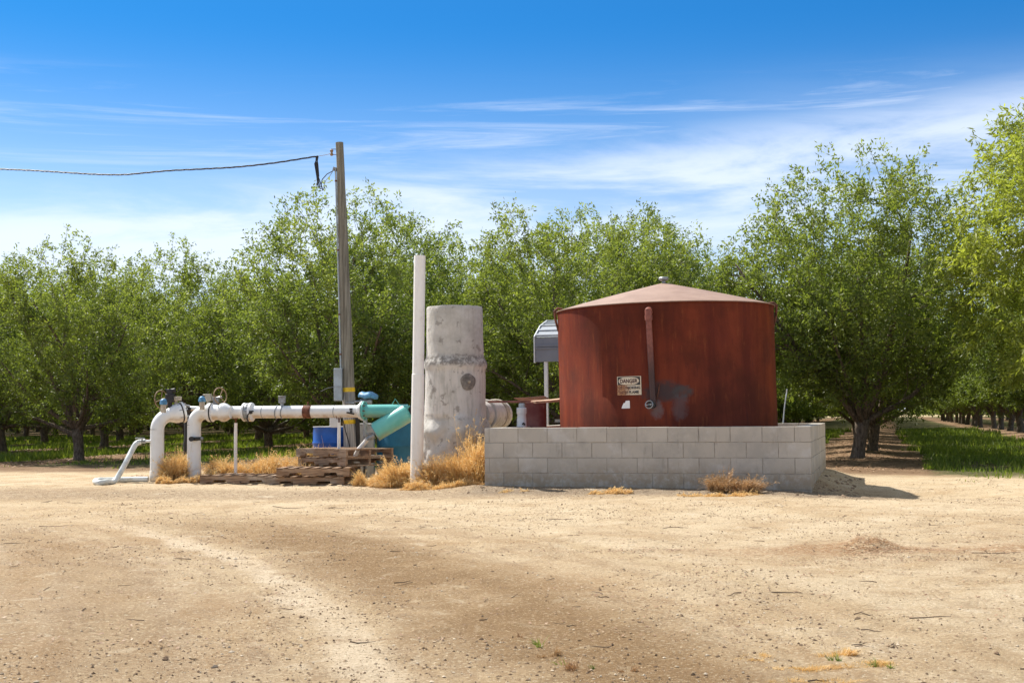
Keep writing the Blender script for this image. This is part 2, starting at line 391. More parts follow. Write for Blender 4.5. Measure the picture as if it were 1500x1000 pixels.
    c = t.mix(t.ramp(n4, .52, .64, 0, .5), c, (.28, .19, .105))
    c = t.mix(t.ramp(t.noise(Pf, 150, 3, .7), .60, .70, 0, .45), c, (0.602, 0.496, 0.336))
    # orchard floor
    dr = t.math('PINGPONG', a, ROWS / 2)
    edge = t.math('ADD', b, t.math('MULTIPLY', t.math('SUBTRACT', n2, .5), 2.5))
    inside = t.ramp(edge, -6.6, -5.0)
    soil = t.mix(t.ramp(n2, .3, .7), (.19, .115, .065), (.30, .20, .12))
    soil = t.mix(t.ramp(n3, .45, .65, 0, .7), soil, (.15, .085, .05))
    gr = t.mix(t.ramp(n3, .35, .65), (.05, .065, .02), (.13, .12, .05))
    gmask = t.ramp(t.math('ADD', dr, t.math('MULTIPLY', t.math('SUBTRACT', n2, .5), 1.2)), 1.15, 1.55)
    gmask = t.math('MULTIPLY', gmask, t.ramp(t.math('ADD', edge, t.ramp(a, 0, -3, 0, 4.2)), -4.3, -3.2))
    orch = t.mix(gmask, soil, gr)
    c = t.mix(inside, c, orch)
    far = t.ramp(b, 178, 186)
    c = t.mix(far, c, (0.361, 0.288, 0.154))
    bh = t.math('ADD', t.math('MULTIPLY', n3, 1.), t.math('MULTIPLY', n4, .6))
    m1 = t.noise(Pf, 4.2, 8, .72, .6); m2 = t.noise(Pf, 28, 6, .75)
    openy = t.math('SUBTRACT', 1.0, inside)
    c = t.mix(t.math('MULTIPLY', t.ramp(m1, .50, .68), .45), c, (.24, .165, .10))
    c = t.mix(t.math('MULTIPLY', t.math('MULTIPLY', t.ramp(m1, .46, .30), openy), .5), c, (.60, .51, .375))
    c = t.mix(t.math('MULTIPLY', t.ramp(m2, .54, .66), .45), c, (.21, .145, .085))
    c = t.mix(t.math('MULTIPLY', t.math('MULTIPLY', t.ramp(m2, .44, .32), openy), .4), c, (.60, .51, .375))
    hs = t.n('ShaderNodeHueSaturation'); hs.inputs['Saturation'].default_value = .98; hs.inputs['Value'].default_value = 1.14
    t.l(c, hs.inputs['Color']); c = t.mix(inside, hs.outputs[0], c)
    sp = t.noise(Pf, 45, 8, .8)
    c = t.mix(t.math('MULTIPLY', t.ramp(sp, .52, .62), .5), c, (.27, .185, .105))
    c = t.mix(t.math('MULTIPLY', t.math('MULTIPLY', t.ramp(sp, .47, .39), openy), .6), c, (.80, .68, .49))
    sp3 = t.noise(Pf, 160, 4, .7)
    c = t.mix(t.math('MULTIPLY', t.ramp(sp3, .56, .66), .45), c, (.22, .15, .09))
    bh = t.math('ADD', bh, t.math('MULTIPLY', sp, 1.6))
    trk = t.math('MULTIPLY', near, t.ramp(n2, .28, .55, .4, 1))
    mk = t.math('MAXIMUM', band(21.05, .85), t.math('MULTIPLY', band(19.0, .38), .55)); mk = t.math('MAXIMUM', mk, t.math('MULTIPLY', band(17.6, .3), .45)); mk = t.math('MAXIMUM', mk, t.math('MULTIPLY', band(22.7, .25), .5))
    mk = t.math('MULTIPLY', t.math('MULTIPLY', mk, trk), openy)
    c = t.mix(mk, c, t.mix(1.0, c, (.82, .765, .68), 'MULTIPLY'))
    return t.bsdf(c, .96, 0, t.bump(bh, .8, .022), .12)

# ------------------------------------------------------------------ object helpers
def tag(o, label=None, cat=None, group=None, kind=None):
    if label: o['label'] = label
    if cat: o['category'] = cat
    if group: o['group'] = group
    if kind: o['kind'] = kind
    return o
def thing(name, label, cat, loc=(0, 0, 0), group=None):
    o = bpy.data.objects.new(name, None); o.empty_display_size = .1; col.objects.link(o); o.location = loc
    return tag(o, label, cat, group)

class MB:
    def __init__(s): s.v = []; s.f = []
    def add(s, vs, fs):
        k = len(s.v); s.v += [Vector(p) for p in vs]; s.f += [[i + k for i in f] for f in fs]; return s
    def box(s, c, size, rot=None):
        c = Vector(c); hx, hy, hz = size[0] / 2, size[1] / 2, size[2] / 2
        vs = [Vector((x, y, z)) for x in (-hx, hx) for y in (-hy, hy) for z in (-hz, hz)]
        if rot is not None: vs = [rot @ p for p in vs]
        vs = [c + p for p in vs]
        return s.add(vs, [(0, 1, 3, 2), (4, 6, 7, 5), (0, 4, 5, 1), (2, 3, 7, 6), (0, 2, 6, 4), (1, 5, 7, 3)])
    def tube(s, pts, rad, n=16, cap=True, sq=1.0):
        pts = [Vector(p) for p in pts]; k = len(pts)
        rads = [rad] * k if isinstance(rad, (int, float)) else list(rad)
        tans = []
        for i in range(k):
            a = pts[max(0, i - 1)]; b = pts[min(k - 1, i + 1)]; t = (b - a)
            if t.length < 1e-9: t = tans[-1] if tans else Vector((0, 0, 1))
            tans.append(t.normalized())
        ref = Vector((0, 0, 1)) if abs(tans[0].z) < .9 else Vector((1, 0, 0))
        nx = tans[0].cross(ref).normalized(); vs = []
        for i in range(k):
            nx = (nx - tans[i] * nx.dot(tans[i])).normalized(); ny = tans[i].cross(nx)
            for j in range(n):
                a = 2 * math.pi * j / n; vs.append(pts[i] + (nx * math.cos(a) + ny * math.sin(a) * sq) * rads[i])
        fs = [(i * n + j, i * n + (j + 1) % n, (i + 1) * n + (j + 1) % n, (i + 1) * n + j) for i in range(k - 1) for j in range(n)]
        if cap: fs.append(list(range(n))[::-1]); fs.append([(k - 1) * n + j for j in range(n)])
        return s.add(vs, fs)
    def cyl(s, a, b, r, n=24, r2=None, cap=True):
        return s.tube([a, b], [r, r if r2 is None else r2], n, cap)
    def lathe(s, o, axis, prof, n=48, cap=True):
        o = Vector(o); axis = Vector(axis).normalized()
        ref = Vector((1, 0, 0)) if abs(axis.x) < .9 else Vector((0, 1, 0))
        nx = (ref - axis * ref.dot(axis)).normalized(); ny = axis.cross(nx); vs = []
        for (r, h) in prof:
            for j in range(n):
                a = 2 * math.pi * j / n; vs.append(o + axis * h + (nx * math.cos(a) + ny * math.sin(a)) * r)
        k = len(prof)
        fs = [(i * n + j, i * n + (j + 1) % n, (i + 1) * n + (j + 1) % n, (i + 1) * n + j) for i in range(k - 1) for j in range(n)]
        if cap: fs.append(list(range(n))[::-1]); fs.append([(k - 1) * n + j for j in range(n)])
        return s.add(vs, fs)
    def torus(s, c, axis, R_, r, n=40, m=8):
        c = Vector(c); axis = Vector(axis).normalized()
        ref = Vector((0, 0, 1)) if abs(axis.z) < .9 else Vector((1, 0, 0))
        nx = axis.cross(ref).normalized(); ny = axis.cross(nx); vs = []
        for i in range(n):
            a = 2 * math.pi * i / n; d = nx * math.cos(a) + ny * math.sin(a)
            for j in range(m):
                b = 2 * math.pi * j / m; vs.append(c + d * (R_ + r * math.cos(b)) + axis * r * math.sin(b))
        fs = [(i * m + j, ((i + 1) % n) * m + j, ((i + 1) % n) * m + (j + 1) % m, i * m + (j + 1) % m) for i in range(n) for j in range(m)]
        return s.add(vs, fs)
    def build(s, name, mat, parent=None, bevel=0, smooth=True):
        off = Vector((0, 0, 0)); p = parent
        while p is not None: off = off + Vector(p.location); p = p.parent
        me = bpy.data.meshes.new(name)
        me.from_pydata([tuple(v - off) for v in s.v], [], s.f); me.materials.append(mat)
        if smooth:
            me.polygons.foreach_set('use_smooth', [True] * len(me.polygons)); me.set_sharp_from_angle(angle=R(35))
        me.update()
        o = bpy.data.objects.new(name, me); col.objects.link(o)
        if parent is not None: o.parent = parent
        if bevel:
            m = o.modifiers.new('bevel', 'BEVEL'); m.width = bevel; m.segments = 2; m.limit_method = 'ANGLE'; m.angle_limit = R(40)
        return o

def quads_mesh(name, verts, faces_n, mat, rv=None):
    """verts (N*faces_n,3) numpy; polygons of faces_n verts each; rv per-poly random"""
    n = len(verts) // faces_n
    me = bpy.data.meshes.new(name)
    me.vertices.add(len(verts)); me.vertices.foreach_set('co', verts.astype(np.float32).ravel())
    me.loops.add(len(verts)); me.loops.foreach_set('vertex_index', np.arange(len(verts), dtype=np.int32))
    me.polygons.add(n); me.polygons.foreach_set('loop_start', np.arange(0, len(verts), faces_n, dtype=np.int32))
    me.update(calc_edges=True)
    if rv is not None:
        at = me.attributes.new('rnd', 'FLOAT', 'FACE'); at.data.foreach_set('value', rv.astype(np.float32))
    me.materials.append(mat); return me

# ------------------------------------------------------------------ ground
def build_ground():
    def axis(lo, hi, step, far_lo, far_hi, g=1.09):
        mid = list(np.arange(lo, hi, step)); s = step; x = lo; left = []
        while x > far_lo: s *= g; x -= s; left.append(x)
        s = step; x = mid[-1]; right = []
        while x < far_hi: s *= g; x += s; right.append(x)
        return np.array(left[::-1] + mid + right)
    xs = axis(-7, 7, .045, -2500, 2500); ys = axis(3.6, 19.5, .045, -60, 4500, 1.06)
    X, Y = np.meshgrid(xs, ys); Z = ground_h(X, Y)
    nx, ny = len(xs), len(ys)
    vs = np.stack([X, Y, Z], -1).reshape(-1, 3).astype(np.float32)
    i = np.arange(nx - 1)[None, :] + nx * np.arange(ny - 1)[:, None]
    q = np.stack([i, i + 1, i + 1 + nx, i + nx], -1).reshape(-1, 4).astype(np.int32)
    me = bpy.data.meshes.new('ground')
    me.vertices.add(len(vs)); me.vertices.foreach_set('co', vs.ravel())
    me.loops.add(q.size); me.loops.foreach_set('vertex_index', q.ravel())
    me.polygons.add(len(q)); me.polygons.foreach_set('loop_start', np.arange(0, q.size, 4, dtype=np.int32))
    me.polygons.foreach_set('use_smooth', np.ones(len(q), bool))
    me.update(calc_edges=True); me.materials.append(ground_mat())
    o = bpy.data.objects.new('ground', me); col.objects.link(o); tag(o, kind='structure')
build_ground()

# ------------------------------------------------------------------ trees
def norm(v): return v / (np.linalg.norm(v) + 1e-9)

def make_tree(seed, H=6.4, Rc=2.45, leaf_n=22, leaf=(.095, .030), droop=.15, twigs=5, detail=True, th=.85, tr=.15, shoots=17, mat='leaf', stems=True, fill=900, low=False, cand=9000, gt=.47):
    rg = np.random.RandomState(seed)
    wood = MB(); LP = []; LD = []         # leaf positions & directions
    zc = th + (H - th) * .47; Rz = (H - th) * .56; zb = th + .10; Ht = H * .93
    PT = np.array([0, .12, .3, .5, .68, .84, .95, 1.0]); PR = np.array([.42, .74, .95, 1.0, .93, .72, .44, .12]) if low else np.array([.22, .55, .86, 1.0, .97, .74, .44, .12])
    def prof(x, y, z):
        x, y, z = np.atleast_1d(x), np.atleast_1d(y), np.atleast_1d(z)
        az = np.arctan2(y, x); ca, sa = np.cos(az), np.sin(az)
        top_ = Ht * (1 + .26 * (vnoise(x * .75 + 40, y * .75 + 40, seed) - .5))
        t = (z - zb) / (top_ - zb)
        lob = .80 + .42 * vnoise(ca * 1.7 + z * .5 + 9, sa * 1.7 + z * .35 + 9, seed + 1)
        return Rc * np.interp(t, PT, PR, 0, 0) * lob
    def inside(p, s=1.0):
        return math.hypot(p[0], p[1]) < prof(p[0], p[1], p[2])[0] * s
    def path(p, d, L, n, wob, up):
        pts = [p]; dd = d
        for i in range(n):
            dd = norm(dd + rg.normal(0, wob, 3) + np.array([0, 0, up])); pts.append(pts[-1] + dd * L / n)
        return pts, dd
    def perp(d, ang):
        r = norm(np.cross(d, rg.normal(0, 1, 3))); return norm(d * math.cos(ang) + r * math.sin(ang))
    def leaves(p, d, L, n, spread=.045):
        t = rg.rand(n, 1) ** .8
        pos = p + d * L * t + rg.normal(0, spread, (n, 3))
        dr_ = d * .75 + rg.normal(0, .62, (n, 3)); dr_[:, 2] -= droop
        LP.append(pos); LD.append(dr_)
    lean = rg.normal(0, .07, 2)
    tp, td = path(np.array([0, 0, -.15]), norm(np.array([lean[0], lean[1], 1])), th + .15, 5, .05, .1)
    wood.tube(tp, [tr * 1.45, tr * 1.12, tr * 1.0, tr * .98, tr * 1.05, tr * 1.15], 10)
    top = tp[-1]
    nS = 6 if detail else 5
    limbs = []
    ph = rg.rand() * 6.28
    for i in range(nS):
        limbs.append((ph + 6.28 * i / nS + rg.normal(0, .25), R(rg.uniform(18, 42)), rg.uniform(.80, 1.0) * (H - th) * .78, tr * .62))
    for i in range(5):
        if low: limbs.append((ph + 6.28 * i / 5 + rg.normal(0, .35), R(rg.uniform(52, 76)), rg.uniform(.85, 1.12) * Rc, tr * .45))
        else: limbs.append((ph + 6.28 * i / 5 + rg.normal(0, .35), R(rg.uniform(40, 54)), rg.uniform(.95, 1.2) * Rc, tr * .42))
    limbs.append((ph, R(6), (H - th) * .8, tr * .5))
    for (az, an, L, r) in limbs:
        d = np.array([math.sin(an) * math.cos(az), math.sin(an) * math.sin(az), math.cos(an)])
        pts, dd = path(top - np.array([0, 0, rg.uniform(.0, .22)]), d, L, 7, .10, .05)
        wood.tube(pts, [r * 1.12 * (1 - .80 * k / 7) for k in range(8)], 7)
        n2 = 8
        for j in range(n2):
            t = .22 + .78 * (j + rg.rand() * .7) / n2; f = min(t * 7, 6.99); i0 = int(f)
            q = pts[i0] + (pts[i0 + 1] - pts[i0]) * (f - i0); dl = norm(pts[i0 + 1] - pts[i0])
            L2 = rg.uniform(.8, 1.45) * (1.15 - .5 * t) * H / 6.4; d2 = perp(dl, R(rg.uniform(30, 62)))
            p2, e2 = path(q, d2, L2, 4, .16, .06)
            if not inside(p2[-1], 1.08):
                L2 *= .55; p2, e2 = path(q, d2, L2, 4, .16, .10)
            r2 = r * .30 * (1.1 - .6 * t)
            if stems: wood.tube(p2, [max(.004, r2 * (1 - .7 * k / 4)) for k in range(5)], 4, False)
            for m in range(6):
                t3 = .2 + .8 * (m + rg.rand()) / 6; f3 = min(t3 * 4, 3.99); i3 = int(f3)
                q3 = p2[i3] + (p2[i3 + 1] - p2[i3]) * (f3 - i3); d3 = perp(norm(p2[i3 + 1] - p2[i3]), R(rg.uniform(25, 70)))
                L3 = rg.uniform(.35, .8); d3 = norm(d3 + np.array([0, 0, rg.uniform(-.15, .3)]))
                if q3[2] + d3[2] * L3 < th + (.10 if low else .35): continue
                if not inside(q3 + d3 * L3, 1.12) and rg.rand() < .75: L3 *= .5
                if detail and stems: wood.tube([q3, q3 + d3 * L3 * .5 + rg.normal(0, .02, 3), q3 + d3 * L3], [.006, .005, .003], 3, False)
                dens = .55 + .9 * vnoise(np.array([q3[0] * 1.1 + seed]), np.array([q3[2] * 1.1 + q3[1] * .7]), seed)[0]
                leaves(q3, d3, L3, int(leaf_n * .8 * dens))
                for w in range(twigs):
                    tw = rg.rand(); qw = q3 + d3 * L3 * tw; dw = perp(d3, R(rg.uniform(30, 80))); Lw = rg.uniform(.12, .34)
                    leaves(qw, dw, Lw, int(leaf_n * .62 * dens), .035)
    # leafy sprays filling the crown, thickest toward the outside, with gaps
    fx = rg.uniform(-Rc * 1.15, Rc * 1.15, cand); fy = rg.uniform(-Rc * 1.15, Rc * 1.15, cand); fz = rg.uniform(zb - .1, Ht * 1.1, cand)
    pr = prof(fx, fy, fz); q_ = np.hypot(fx, fy) / (pr + 1e-6)
    gap = vnoise(fx * 2.1 + 7, fy * 2.1 + fz * 1.7, seed + 2) * .6 + vnoise(fz * 2.8 + 3, fx * 1.6 - fy * 1.9 + 60, seed + 3) * .4
    ok = (q_ < 1) & (rg.rand(cand) < .03 + .97 * q_ ** 3) & (gap > gt)
    idx = np.nonzero(ok)[0][:fill]
    for i in idx:
        p = np.array([fx[i], fy[i], fz[i]]); o_ = np.array([fx[i], fy[i], (fz[i] - zc) * .7]); o_ = norm(o_)
        d = norm(o_ * .6 + np.array([0, 0, .35]) + rg.normal(0, .5, 3)); L = rg.uniform(.30, .62)
        leaves(p, d, L, int(leaf_n * 1.3), .05)
        for w in range(2): leaves(p + d * L * rg.rand(), perp(d, R(rg.uniform(30, 80))), rg.uniform(.15, .35), int(leaf_n * .7), .035)
        if detail and stems and i % 2: wood.tube([p - d * .15, p + d * L * .8], [.006, .003], 3, False)
    # long upright shoots out of the top
    for s_ in range(shoots):
        az = rg.rand() * 6.28; rr = math.sqrt(rg.rand()) * Rc * .92
        z0 = zb + (Ht - zb) * (1 - .38 * (rr / Rc) ** 2) * rg.uniform(.80, .95)
        p = np.array([rr * math.cos(az), rr * math.sin(az), z0])
        d = norm(np.array([math.cos(az) * rr / Rc * .7, math.sin(az) * rr / Rc * .7, 1]) + rg.normal(0, .16, 3)); L = rg.uniform(.25, .85) * H / 6.4
        ps, e = path(p - d * .3, d, L + .3, 5, .09, .03)
        wood.tube(ps, [.013, .011, .009, .007, .005, .003], 3, False)
        for k in range(5):
            leaves(ps[k], norm(ps[k + 1] - ps[k]), (L + .3) / 5, int(leaf_n * 1.2 * (1 - .15 * k)), .05)
            for w in range(2):
                dw = perp(norm(ps[k + 1] - ps[k]), R(rg.uniform(35, 75)))
                if rg.rand() < .75 - k * .08: leaves(ps[k], dw, rg.uniform(.12, .34), int(leaf_n * .8), .03)
    P = np.concatenate(LP); D = np.concatenate(LD)
    D /= np.linalg.norm(D, axis=1, keepdims=True)
    n = len(P); N = rg.normal(0, 1, (n, 3)) + np.array([0, 0, .5]); S = np.cross(D, N); S /= (np.linalg.norm(S, axis=1, keepdims=True) + 1e-9)
    Ls = (leaf[0] * rg.uniform(.6, 1.25, n))[:, None]; Ws = (leaf[1] * rg.uniform(.7, 1.2, n))[:, None] * .5
    Nn = np.cross(S, D)
    v = np.stack([P, P + D * Ls * .45 + S * Ws - Nn * Ls * .05, P + D * Ls - Nn * Ls * .16, P + D * Ls * .45 - S * Ws - Nn * Ls * .05], 1).reshape(-1, 3)
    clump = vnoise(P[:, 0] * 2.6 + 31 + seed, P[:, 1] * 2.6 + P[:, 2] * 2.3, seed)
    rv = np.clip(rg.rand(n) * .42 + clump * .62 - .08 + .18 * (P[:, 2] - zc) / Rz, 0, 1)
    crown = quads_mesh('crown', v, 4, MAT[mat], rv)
    me = bpy.data.meshes.new('trunk'); me.from_pydata([tuple(q) for q in wood.v], [], wood.f)
    me.polygons.foreach_set('use_smooth', [True] * len(me.polygons)); me.materials.append(MAT['bark']); me.update()
    print('LEAVES', seed, n, len(wood.f))
    return me, crown

near_v = [make_tree(s, Rc=r_, leaf_n=18, leaf=(.098, .037), tr=.14, gt=g_, low=lw, fill=f_, shoots=sh_) for s, r_, lw, g_, f_, sh_ in ((11, 2.7, False, .40, 1500, 11), (23, 2.85, True, .50, 900, 17), (35, 2.75, True, .50, 900, 17), (47, 2.75, False, .47, 1100, 15))]
mid_v = [make_tree(s, Rc=2.8, leaf_n=9, leaf=(.15, .06), detail=False, twigs=4, H=h, fill=700, low=True, th=.68) for s, h in ((101, 6.3), (113, 6.0), (127, 6.6))]
mid_hi = [make_tree(s, Rc=2.6, leaf_n=9, leaf=(.15, .06), detail=False, twigs=4, H=6.2, fill=800, th=.95) for s in (131, 149)]
far_v = [make_tree(s, Rc=2.8, leaf_n=5, leaf=(.24, .11), detail=False, twigs=3, shoots=12, stems=False, fill=600, low=True, th=.5) for s in (201, 213)]
big_v = make_tree(77, H=7.6, Rc=4.3, leaf_n=20, leaf=(.125, .034), droop=.5, twigs=5, shoots=26, mat='leafnear', fill=5500, low=True, cand=24000, gt=.40)

ORD = ['front', 'second', 'third', 'fourth', 'fifth', 'sixth', 'seventh', 'eighth', 'ninth', 'tenth', 'eleventh', 'twelfth', 'thirteenth', 'fourteenth',
       'fifteenth', 'sixteenth', 'seventeenth', 'eighteenth', 'nineteenth', 'twentieth', 'twenty-first', 'twenty-second', 'twenty-third', 'twenty-fourth']
ROWN = {-3: 'third orchard row right of the grass aisle', -2: 'second orchard row right of the grass aisle', -1: 'orchard row along the right side of the grass aisle',
        0: 'orchard row beginning just right of the block wall', 1: 'orchard row ending behind the rusty tank', 2: 'orchard row ending behind the leaning pole',
        3: 'orchard row led by the broad low-limbed left tree'}
for q in range(4, 16): ROWN[q] = 'orchard row numbered %s leftward from the rusty tank' % ORD[q - 1]
FIRST = {(0, 0): 'tall round-crowned almond tree standing right of the concrete block wall',
         (3, 0): 'spreading almond tree with low limbs left of the white hose',
         (2, 0): 'leafy almond tree rising right behind the leaning wooden pole',
         (1, 0): 'leafy almond tree directly behind the rusty tank roof',
         (-1, 0): 'bright drooping yellow-green tree cut off by the right edge'}
def place_tree(k, j):
    x, y = lat(k * ROWS, j * TREES)
    rg = random.Random(k * 1000 + j * 17 + 5)
    x += rg.uniform(-.25, .25); y += rg.uniform(-.3, .3)
    sc_ = rg.uniform(.90, 1.04); rot = rg.uniform(0, 6.28)
    special = {(0, 0): (7.07, 26.8, .97, 0.4, 0), (3, 0): (-10.3, 30.9, .86, 2.1, 1), (1, 0): (1.5, 28.6, .93, 1.0, 2), (2, 0): (-3.9, 29.9, .98, 3.3, 3)}
    if (k, j) in special:
        x, y, sc_, rot, vi = special[(k, j)]; mesh = near_v[vi]
    elif (k, j) == (-1, 0): x, y, sc_, rot, mesh = 12.35, 22.8, 1.0, .3, big_v
    else:
        if y < 42: mesh = near_v[rg.randrange(4)]
        elif y < 75: mesh = mid_v[rg.randrange(3)]
        else: mesh = far_v[rg.randrange(2)]
    if k in (0, -1) and j > 0: mesh = near_v[(0, 3)[rg.randrange(2)]] if y < 50 else mid_hi[rg.randrange(2)]
    m = 3.4 if (k, j) != (-1, 0) else 6
    if abs(x) - m > y * .400: return 0
    if k <= 0 and k < 0 and j == 0 and k < -1: return 0
    lb = FIRST.get((k, j)) or 'almond tree, %s back in the %s' % (ORD[j] if j else 'first', ROWN[k])
    r = thing('almond_tree', lb, 'tree', (x, y, gz(x, y)), 'almond trees planted in rows')
    if k in (0, -1) and j > 0: sc_ *= .90
    r.rotation_euler = (0, 0, rot); r.scale = (sc_ * rg.uniform(.97, 1.08) if (k, j) not in FIRST else sc_,) * 2 + (sc_,)
    for nm, me in (('trunk', mesh[0]), ('crown', mesh[1])):
        o = bpy.data.objects.new(nm, me); col.objects.link(o); o.parent = r
    return 1
def distant():
    rg = np.random.RandomState(77); V = []; wood = MB()
    for k in range(-6, 34):
        for j in range(0, 34):
            x, y = lat(k * ROWS, j * TREES)
            if y < 40 or abs(x) - 3 > y * .40: continue
            if -3 <= k < 14 and j < 22: continue
            n = 1100; az = rg.rand(n) * 6.28; t = rg.rand(n); rr = 2.7 * np.interp(t, [0, .2, .5, .85, 1], [.8, .95, 1, .7, .2]) * rg.rand(n) ** .35
            p = np.stack([x + rr * np.cos(az), y + rr * np.sin(az), .55 + t * (5.2 + rg.rand() * .7)], -1)
            d = rg.normal(0, 1, (n, 3)); d /= np.linalg.norm(d, axis=1, keepdims=True); s_ = np.cross(d, rg.normal(0, 1, (n, 3))); s_ /= np.linalg.norm(s_, axis=1, keepdims=True)
            L = rg.uniform(.25, .5, (n, 1)); V.append(np.stack([p, p + d * L * .5 + s_ * L * .22, p + d * L, p + d * L * .5 - s_ * L * .22], 1).reshape(-1, 3))
    v = np.concatenate(V); me = quads_mesh('distant_orchard', v, 4, MAT['leaf'], rg.rand(len(v) // 4) * .8)
    o = bpy.data.objects.new('distant_orchard', me); col.objects.link(o); tag(o, 'far mass of orchard trees closing the view between the trunks', 'trees', kind='stuff')
distant()
cnt = 0
for k in range(-3, 14):
    for j in range(0, 22):
        cnt += place_tree(k, j)
print('TREES', cnt)

# ------------------------------------------------------------------ grass, litter
def grass():
    rg = np.random.RandomState(3); out = []
    N = 1500000
    x = rg.uniform(-32, 26, N); y = 16.5 + 50 * rg.rand(N) ** 1.6
    keep = np.abs(x) < y * .41 + 1
    x, y = x[keep], y[keep]
    a, b = unlat(x, y); dr = np.abs((a + ROWS / 2) % ROWS - ROWS / 2)
    w = vnoise(x * 1.2, y * 1.2, 6); w2 = vnoise(x * 4, y * 4, 8)
    g = (dr + (w - .5) * .9 > np.where((a < 3) & (a > -6), 1.4, 1.15)) & (b + (w - .5) * 3 > -3.6 - 4.2 * sstep(0, -3, a)) & (w2 + .5 * w > .38)
    x, y, w = x[g], y[g], w[g]
    a, b = unlat(x, y); be = b + (w - .5) * 3 + 3.6 + 4.2 * sstep(0, -3, a); pt = vnoise(x * .8 + 5, y * .8, 61)
    sel = rg.rand(len(x)) < .42 * np.clip(be / 1.6, .06, 1) * np.clip((pt - .18) * 3, .12, 1); x, y, w = x[sel], y[sel], w[sel]
    n = len(x); z = ground_h(x, y)
    be_ = unlat(x, y)[1] + (w - .5) * 3 + 3.6 + 4.2 * sstep(0, -3, unlat(x, y)[0])
    hgt = rg.uniform(.04, .15, n) * (.6 + w) * (.35 + .65 * np.clip(be_ / 3, 0, 1)) * (1 + (y - 20) * .004); wd = .008 + (y - 16) * .0006
    az = rg.rand(n) * 6.28; la = rg.rand(n) * 6.28; lean = hgt * rg.uniform(.1, .8, n)
    dx, dy = np.cos(az) * wd, np.sin(az) * wd
    v = np.stack([np.stack([x - dx, y - dy, z - .01], -1), np.stack([x + dx, y + dy, z - .01], -1),
                  np.stack([x + np.cos(la) * lean, y + np.sin(la) * lean, z + hgt], -1)], 1).reshape(-1, 3)
    me = quads_mesh('grass', v, 3, MAT['grass'], np.clip(rg.rand(n) * .7 + w * .3, 0, 1))
    o = bpy.data.objects.new('grass', me); col.objects.link(o); tag(o, 'short green grass in the shaded orchard aisles', 'grass', kind='stuff')
    print('GRASS', n)
grass()

def flats(name, label, cat, x, y, L, Wd, mat, seed, lift=.004, tiltv=.35, rv=None):
    rg = np.random.RandomState(seed); n = len(x); z = ground_h(x, y) + lift
    az = rg.rand(n) * 6.28; ti = rg.uniform(-tiltv, tiltv, n)
    D = np.stack([np.cos(az) * np.cos(ti), np.sin(az) * np.cos(ti), np.abs(np.sin(ti))], -1)
    S = np.stack([-np.sin(az), np.cos(az), rg.uniform(-.3, .3, n)], -1)
    P = np.stack([x, y, z], -1); L = L[:, None]; Wd = Wd[:, None]
    v = np.stack([P, P + D * L * .5 + S * Wd, P + D * L, P + D * L * .5 - S * Wd], 1).reshape(-1, 3)
    me = quads_mesh(name, v, 4, mat, rg.rand(n) if rv is None else rv)
    o = bpy.data.objects.new(name, me); col.objects.link(o); tag(o, label, cat, kind='stuff')

def pebbles():
    rg = np.random.RandomState(5)
    base = np.array([(1, 0, 0), (-1, 0, 0), (0, 1, 0), (0, -1, 0), (0, 0, 1), (0, 0, -1)], float)
    tri = np.array([(0, 2, 4), (2, 1, 4), (1, 3, 4), (3, 0, 4), (2, 0, 5), (1, 2, 5), (3, 1, 5), (0, 3, 5)])
    N = 95000
    y = 4.2 + 15.5 * rg.rand(N) ** 1.25; x = (rg.rand(N) - .5) * 2 * (y * .41 + .3)
    cl = vnoise(x * .9, y * .9, 21) * .6 + vnoise(x * 3, y * 3, 22) * .4
    k = rg.rand(N) < np.clip((cl - .36) * 3.2, 0.05, 1)
    x, y = x[k], y[k]; n = len(x)
    s = .0016 + .0075 * rg.rand(n) ** 8 + .001 * rg.rand(n) + .00018 * (y - 4) * rg.rand(n)
    big = rg.rand(n) < .003; s[big] = rg.uniform(.009, .017, big.sum())
    z = ground_h(x, y) + s * .25
    az = rg.rand(n) * 6.28; ca, sa = np.cos(az), np.sin(az)
    sh = base[None] * s[:, None, None] * np.stack([rg.uniform(.8, 1.6, n), rg.uniform(.6, 1.2, n), rg.uniform(.4, .8, n)], -1)[:, None, :]
    sh = sh * rg.uniform(.75, 1.25, (n, 6, 1))
    X = sh[..., 0] * ca[:, None] - sh[..., 1] * sa[:, None]; Y = sh[..., 0] * sa[:, None] + sh[..., 1] * ca[:, None]
    V = np.stack([X + x[:, None], Y + y[:, None], sh[..., 2] + z[:, None]], -1)
    v = V[:, tri.ravel()].reshape(-1, 3)
    me = quads_mesh('gravel', v, 3, MAT['pebble'], np.repeat(rg.rand(n) ** 1.3, 8))
    o = bpy.data.objects.new('gravel', me); col.objects.link(o); tag(o, 'small dark stones and crumbs of soil over the sandy yard', 'gravel', kind='stuff')
pebbles()
def clods():
    rg = random.Random(31); mb = MB()
    for i in range(150):
        if i < 60: p = EC + ey * rg.uniform(-.2, 3.6) + ex * -rg.uniform(.02, .55); r = rg.uniform(.008, .028)
        else: p = EC + ex * rg.uniform(-.5, 4.4) + ey * -rg.uniform(.05, .7); r = rg.uniform(.008, .022)
        z = gz(p.x, p.y); n = 7; prof = [(max(.001, r * math.sin(math.pi * k / 4)) * rg.uniform(.8, 1.2), -r * .7 * math.cos(math.pi * k / 4)) for k in range(5)]
        mb.lathe((p.x, p.y, z + r * .2), (rg.uniform(-.4, .4), rg.uniform(-.4, .4), 1), prof, n)
    o = mb.build('soil_clods', MAT['clod'], smooth=False); tag(o, 'loose brown soil clods banked against the block wall foot', 'soil', kind='stuff')
clods()

